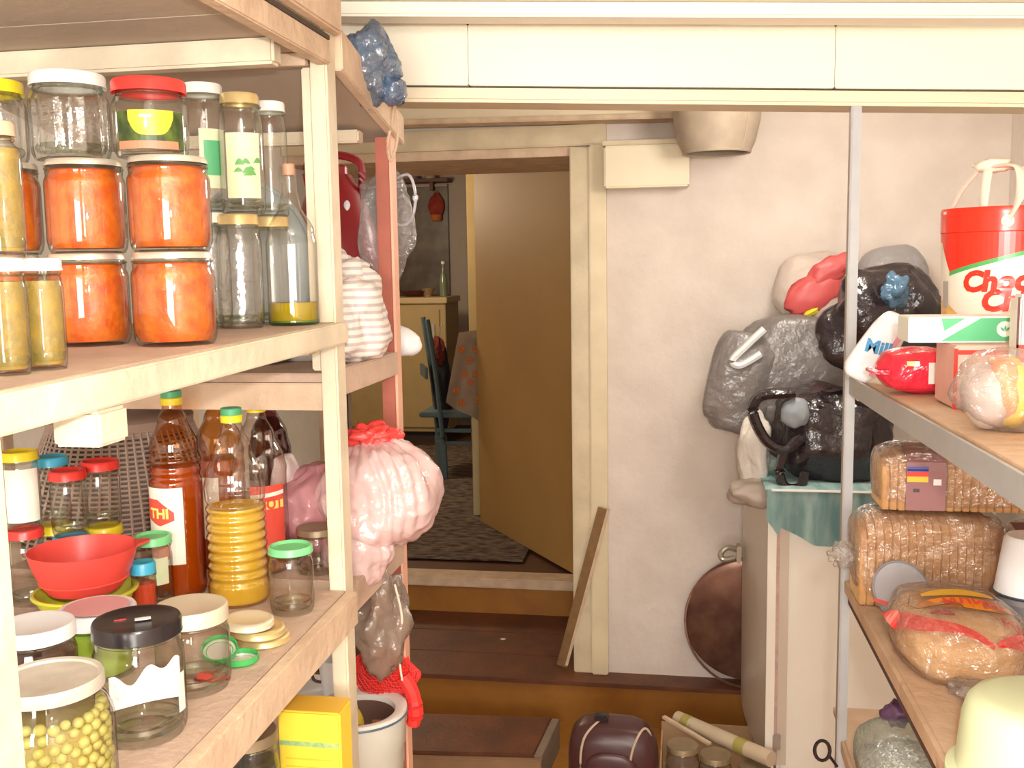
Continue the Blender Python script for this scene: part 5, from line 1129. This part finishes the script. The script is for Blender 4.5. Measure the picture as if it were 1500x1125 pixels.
t, sx, sz = bag('black_carrier_bag', 'black plastic carrier bag with looped handles sitting on the fridge', (1130, 560, 1310, 722), 3.47, .13, BK_, 201, zf, .9, amp=.18)
Lb = lambda px, py, Y=3.34: P(px, py, Y=Y)-Vector(t.location)
obj('handle_loop', tube(spline([Lb(1165, 575), Lb(1115, 580), Lb(1103, 605), Lb(1122, 645), Lb(1150, 658), Lb(1175, 640)]), .022, 8, flat=.8), BK_, t, smooth=True)
obj('handle_loop', tube(spline([Lb(1150, 655), Lb(1142, 690), Lb(1150, 713), Lb(1172, 713), Lb(1180, 690)]), .020, 8, flat=.8), BK_, t, smooth=True)
obj('blue_paper', blob((.045, .02, .05), 203, .2, 2, sub=3), mat('paper_bluegrey', (.30, .34, .38), .5), t, loc=Lb(1165, 605, 3.35), smooth=2)
t, sx, sz = bag('grey_carrier_bag', 'large grey plastic bag with a white strap overhanging the fridge', (1082, 470, 1245, 640), 3.74, .09, GR_, 205, None, amp=.10, power=.6)
Lb = lambda px, py, Y=3.62: P(px, py, Y=Y)-Vector(t.location)
bm = blob((.115, .07, .185), 207, .10, 1.5, sub=5, power=.6); bmesh.ops.rotate(bm, verts=bm.verts, cent=(0, 0, 0), matrix=Matrix.Rotation(math.radians(12), 3, 'Y'))
obj('bag_side', bm, GR_, t, loc=Lb(1084, 560, 3.70), smooth=2)
obj('white_strap', tube(spline([Lb(1120, 482), Lb(1095, 505), Lb(1073, 528), Lb(1085, 535), Lb(1115, 518)]), .020, 8, flat=.7), WHITEP, t, smooth=True)
t, sx, sz = bag('red_white_bag', 'clear rounded bag with red and yellow print above the grey bag', (1133, 368, 1262, 484), 3.82, .10, mat('pale_bag_film', (.60, .50, .45), .35, bump=.6, bs=20), 209, None, amp=.08)
Lb = lambda px, py, Y=3.72: P(px, py, Y=Y)-Vector(t.location)
for (px, py, a_, b_, m_, nm) in ((1192, 430, .105, .065, mat('bag_red', (.62, .10, .10), .4), 'red_print'), (1216, 396, .085, .045, mat('bag_red', (.6, .1, .1)), 'red_print'), (1188, 457, .035, .012, YEL, 'yellow_print')):
    bm = blob((a_, .02, b_), px, .25, 2, sub=3); bmesh.ops.rotate(bm, verts=bm.verts, cent=(0, 0, 0), matrix=Matrix.Rotation(-.5, 3, 'Y')); obj(nm, bm, m_, t, loc=Lb(px, py, 3.73), smooth=2)
t, sx, sz = bag('black_crumpled_bag', 'black shiny crumpled bag high on the pile behind the metal post', (1198, 402, 1385, 560), 3.40, .13, BK_, 213, None, amp=.22)
obj('bag_knot', blob((.04, .03, .05), 215, .35, 2.2, sub=4), bagfilm('blue_knot_film', (.07, .15, .24), .2), t, loc=P(1312, 425, Y=3.22)-Vector(t.location), smooth=2)
t, sx, sz = bag('grey_domed_bag', 'smooth pale grey bag rising behind the black crumpled bag', (1252, 356, 1362, 470), 3.88, .08, bagfilm('dome_grey_film', (.34, .32, .33), .35), 217, None, amp=.06)
obj('bag_crease', tube([(-.1, -.10, .10), (0, -.13, .16), (.08, -.10, .14)], .004, 6), GR_, t)
t, sx, sz = bag('white_crumpled_sack', 'white crumpled paper sack sagging over the fridge door', (1080, 612, 1130, 718), 3.50, .055, mat('white_sack', (.72, .66, .60), .7, bump=.7, bs=20), 219, None, amp=.22)
obj('sack_fold', blob((.10, .07, .055), 221, .2, 1.8, sub=4), mat('grey_sack', (.48, .40, .34), .7, bump=.6, bs=20), t, loc=P(1112, 722, Y=3.46)-Vector(t.location), smooth=2)
q = P(1372, 500, Y=1.9)
# hanging tray behind the fridge
q = P(1100, 912, Y=3.94)
t = thing('copper_tray', 'round dark copper tray leaning on the wall behind the fridge', 'tray', (q.x, 3.90, TZ))
rt = q.z-TZ
CO = mat('old_copper', (.16, .07, .055), .32, metal=.5, col2=(.30, .16, .11), vs=9)
o = obj('tray_disc', lathe([(0, 0), (rt*.86, 0), (rt*.90, -.004), (rt*.985, -.012), (rt, -.012), (rt*.99, -.006), (rt*.9, .003), (0, .005)], 56), CO, t, loc=(0, .045, rt), rot=(math.radians(-90+6)+math.pi, 0, 0), smooth=True)
obj('rim_wire', tube([(math.cos(i*math.pi/24)*rt*.985, -.018 if False else .045+math.sin(i*math.pi/24)*rt*.10*1.05-.012, rt+math.sin(i*math.pi/24)*rt*.985) for i in range(48)], .005, 6, closed=True, up=(0, 1, 0)), CO, t)
# stick leaning at the door jamb
f0 = P(823, 960, Y=4.01); f1 = P(884, 745, Y=WY-.085)
t = thing('leaning_stick', 'narrow brown wooden slat leaning against the door frame', 'stick', (f0.x, f0.y, TZ))
STK = mat('stick_brown', (.27, .15, .06), .6, var=.2, vs=30)
obj('slat', bar((0, 0, .014), f1-Vector(t.location), .045, .014, .002, up=(0, 1, 0)), STK, t)
obj('pale_edge', bar((.020, -.004, .020), f1-Vector(t.location)+Vector((.020, -.004, -.004)), .012, .016, .001, up=(0, 1, 0)), BARE, t)
# purse
Yp = 3.15; q0 = P(832, 1118, Y=Yp); q1 = P(962, 1068, Y=Yp)
hw = (q1.x-q0.x)/2; H = q1.z-FZ
t = thing('brown_vinyl_bag', 'dark purple brown vinyl bag with cream piping and straps on the floor', 'bag', ((q0.x+q1.x)/2, Yp+.06, FZ))
VB = mat('vinyl_purplebrown', (.085, .030, .032), .35, var=.2, vs=6)
obj('bag_body', blob((hw, .085, H/2), 301, .04, 1.2, sub=5, power=.55), VB, t, loc=(0, 0, H/2), smooth=2)
obj('front_pocket', blob((hw*.62, .02, H*.32), 302, .03, 1.2, sub=4, power=.6), VB, t, loc=(0, -.085, H*.45), smooth=2)
PIP = mat('piping_cream', (.58, .46, .34), .6)
for sx_, nm in ((-1, 'strap'), (1, 'strap')):
    obj(nm, tube(spline([(sx_*hw*.62, -.075, H*.2), (sx_*hw*.70, -.085, H*.6), (sx_*hw*.62, -.07, H*.88), (sx_*hw*.30, -.02, H*1.0)] if sx_ < 0 else [(hw*.42, -.088, H*.2), (hw*.40, -.090, H*.6), (hw*.50, -.08, H*.85), (hw*.72, -.04, H*.97), (hw*.88, -.03, H*.85), (hw*.92, -.04, H*.5)]), .0042, 6), PIP, t, smooth=True)
obj('black_buckle', bx(-hw*.42, -hw*.10, -.03, .01, H-.004, H+.018, .005), BLACK, t)
# crate with jars and rolled tube
b0_, b1_ = P(968, 1046, Y=3.62), P(1135, 1060, Y=3.62)
X0, X1 = P(966, 1100, Y=3.3).x, .262; Zt = P(1060, 1062, Y=3.60).z
t = thing('cardboard_box', 'open cardboard box with jars on the floor beside the fridge', 'box', ((X0+X1)/2, 3.38, FZ))
CB = mat('cardboard', (.58, .38, .22), .85, var=.1); Hx = .16
E_ = lambda bm: at(t, bm)
obj('box_bottom', E_(bx(X0, X1, 3.14, 3.62, FZ, FZ+.005)), CB, t)
for a_ in ((X0, X1, 3.613, 3.62), (X0, X1, 3.14, 3.147), (X0, X0+.006, 3.147, 3.613), (X1-.006, X1, 3.147, 3.613)): obj('box_wall', E_(bx(*a_, FZ+.005, FZ+(Hx if a_[2] > 3.2 or a_[1]-a_[0] < .01 and a_[2] < 3.2 and False else (Hx if a_[2] > 3.5 else .13)))), CB, t)
for px, py, lb in ((1000, 1090, 'jar with a brown gold lid, left one in the cardboard box'), (1048, 1104, 'jar with a brown gold lid, middle one in the cardboard box'), (1106, 1122, 'jar with a dull lid at the right in the cardboard box')):
    make_jar('boxed_jar', lb, px, py, 50, 3.24, FZ+.0055, GOLDDARK, 'jars in the cardboard box', fill=mat('jar_dust_brown', (.34, .22, .15), .6), fillh=.8, lidh=.018)
r0, r1 = P(992, 1052, Y=3.50), P(1130, 1112, Y=3.22)
t = thing('rolled_tube', 'long cream paper roll with yellowish tape bands lying on the box', 'roll', (r0+r1)/2)
c_ = Vector(t.location)
obj('roll_body', tube([r0-c_, r1-c_], .026, 20), mat('roll_cream', (.62, .50, .36), .7, var=.08), t, smooth=True)
for k0, k1 in ((.08, .16), (.66, .76)): obj('tape_band', tube([(r0-c_).lerp(r1-c_, k0), (r0-c_).lerp(r1-c_, k1)], .0268, 20), mat('tape_olive', (.42, .36, .10), .4), t, smooth=True)
obj('roll_end', tube([r0-c_+(r0-r1).normalized()*.001, r0-c_+(r0-r1).normalized()*.003], .018, 16), BARE, t)
s_ = thing('thin_batten', 'thin wooden batten lying across the cardboard box corner', 'batten', P(1010, 1068, Y=3.4))
obj('slat', bar(P(972, 1050, Y=3.45)-Vector(s_.location), P(1040, 1090, Y=3.3)-Vector(s_.location), .016, .010, .001), BARE, s_)
obj('nail', tube([(0, 0, .0), (0, 0, .02)], .0015, 5), GREYMETAL, s_)
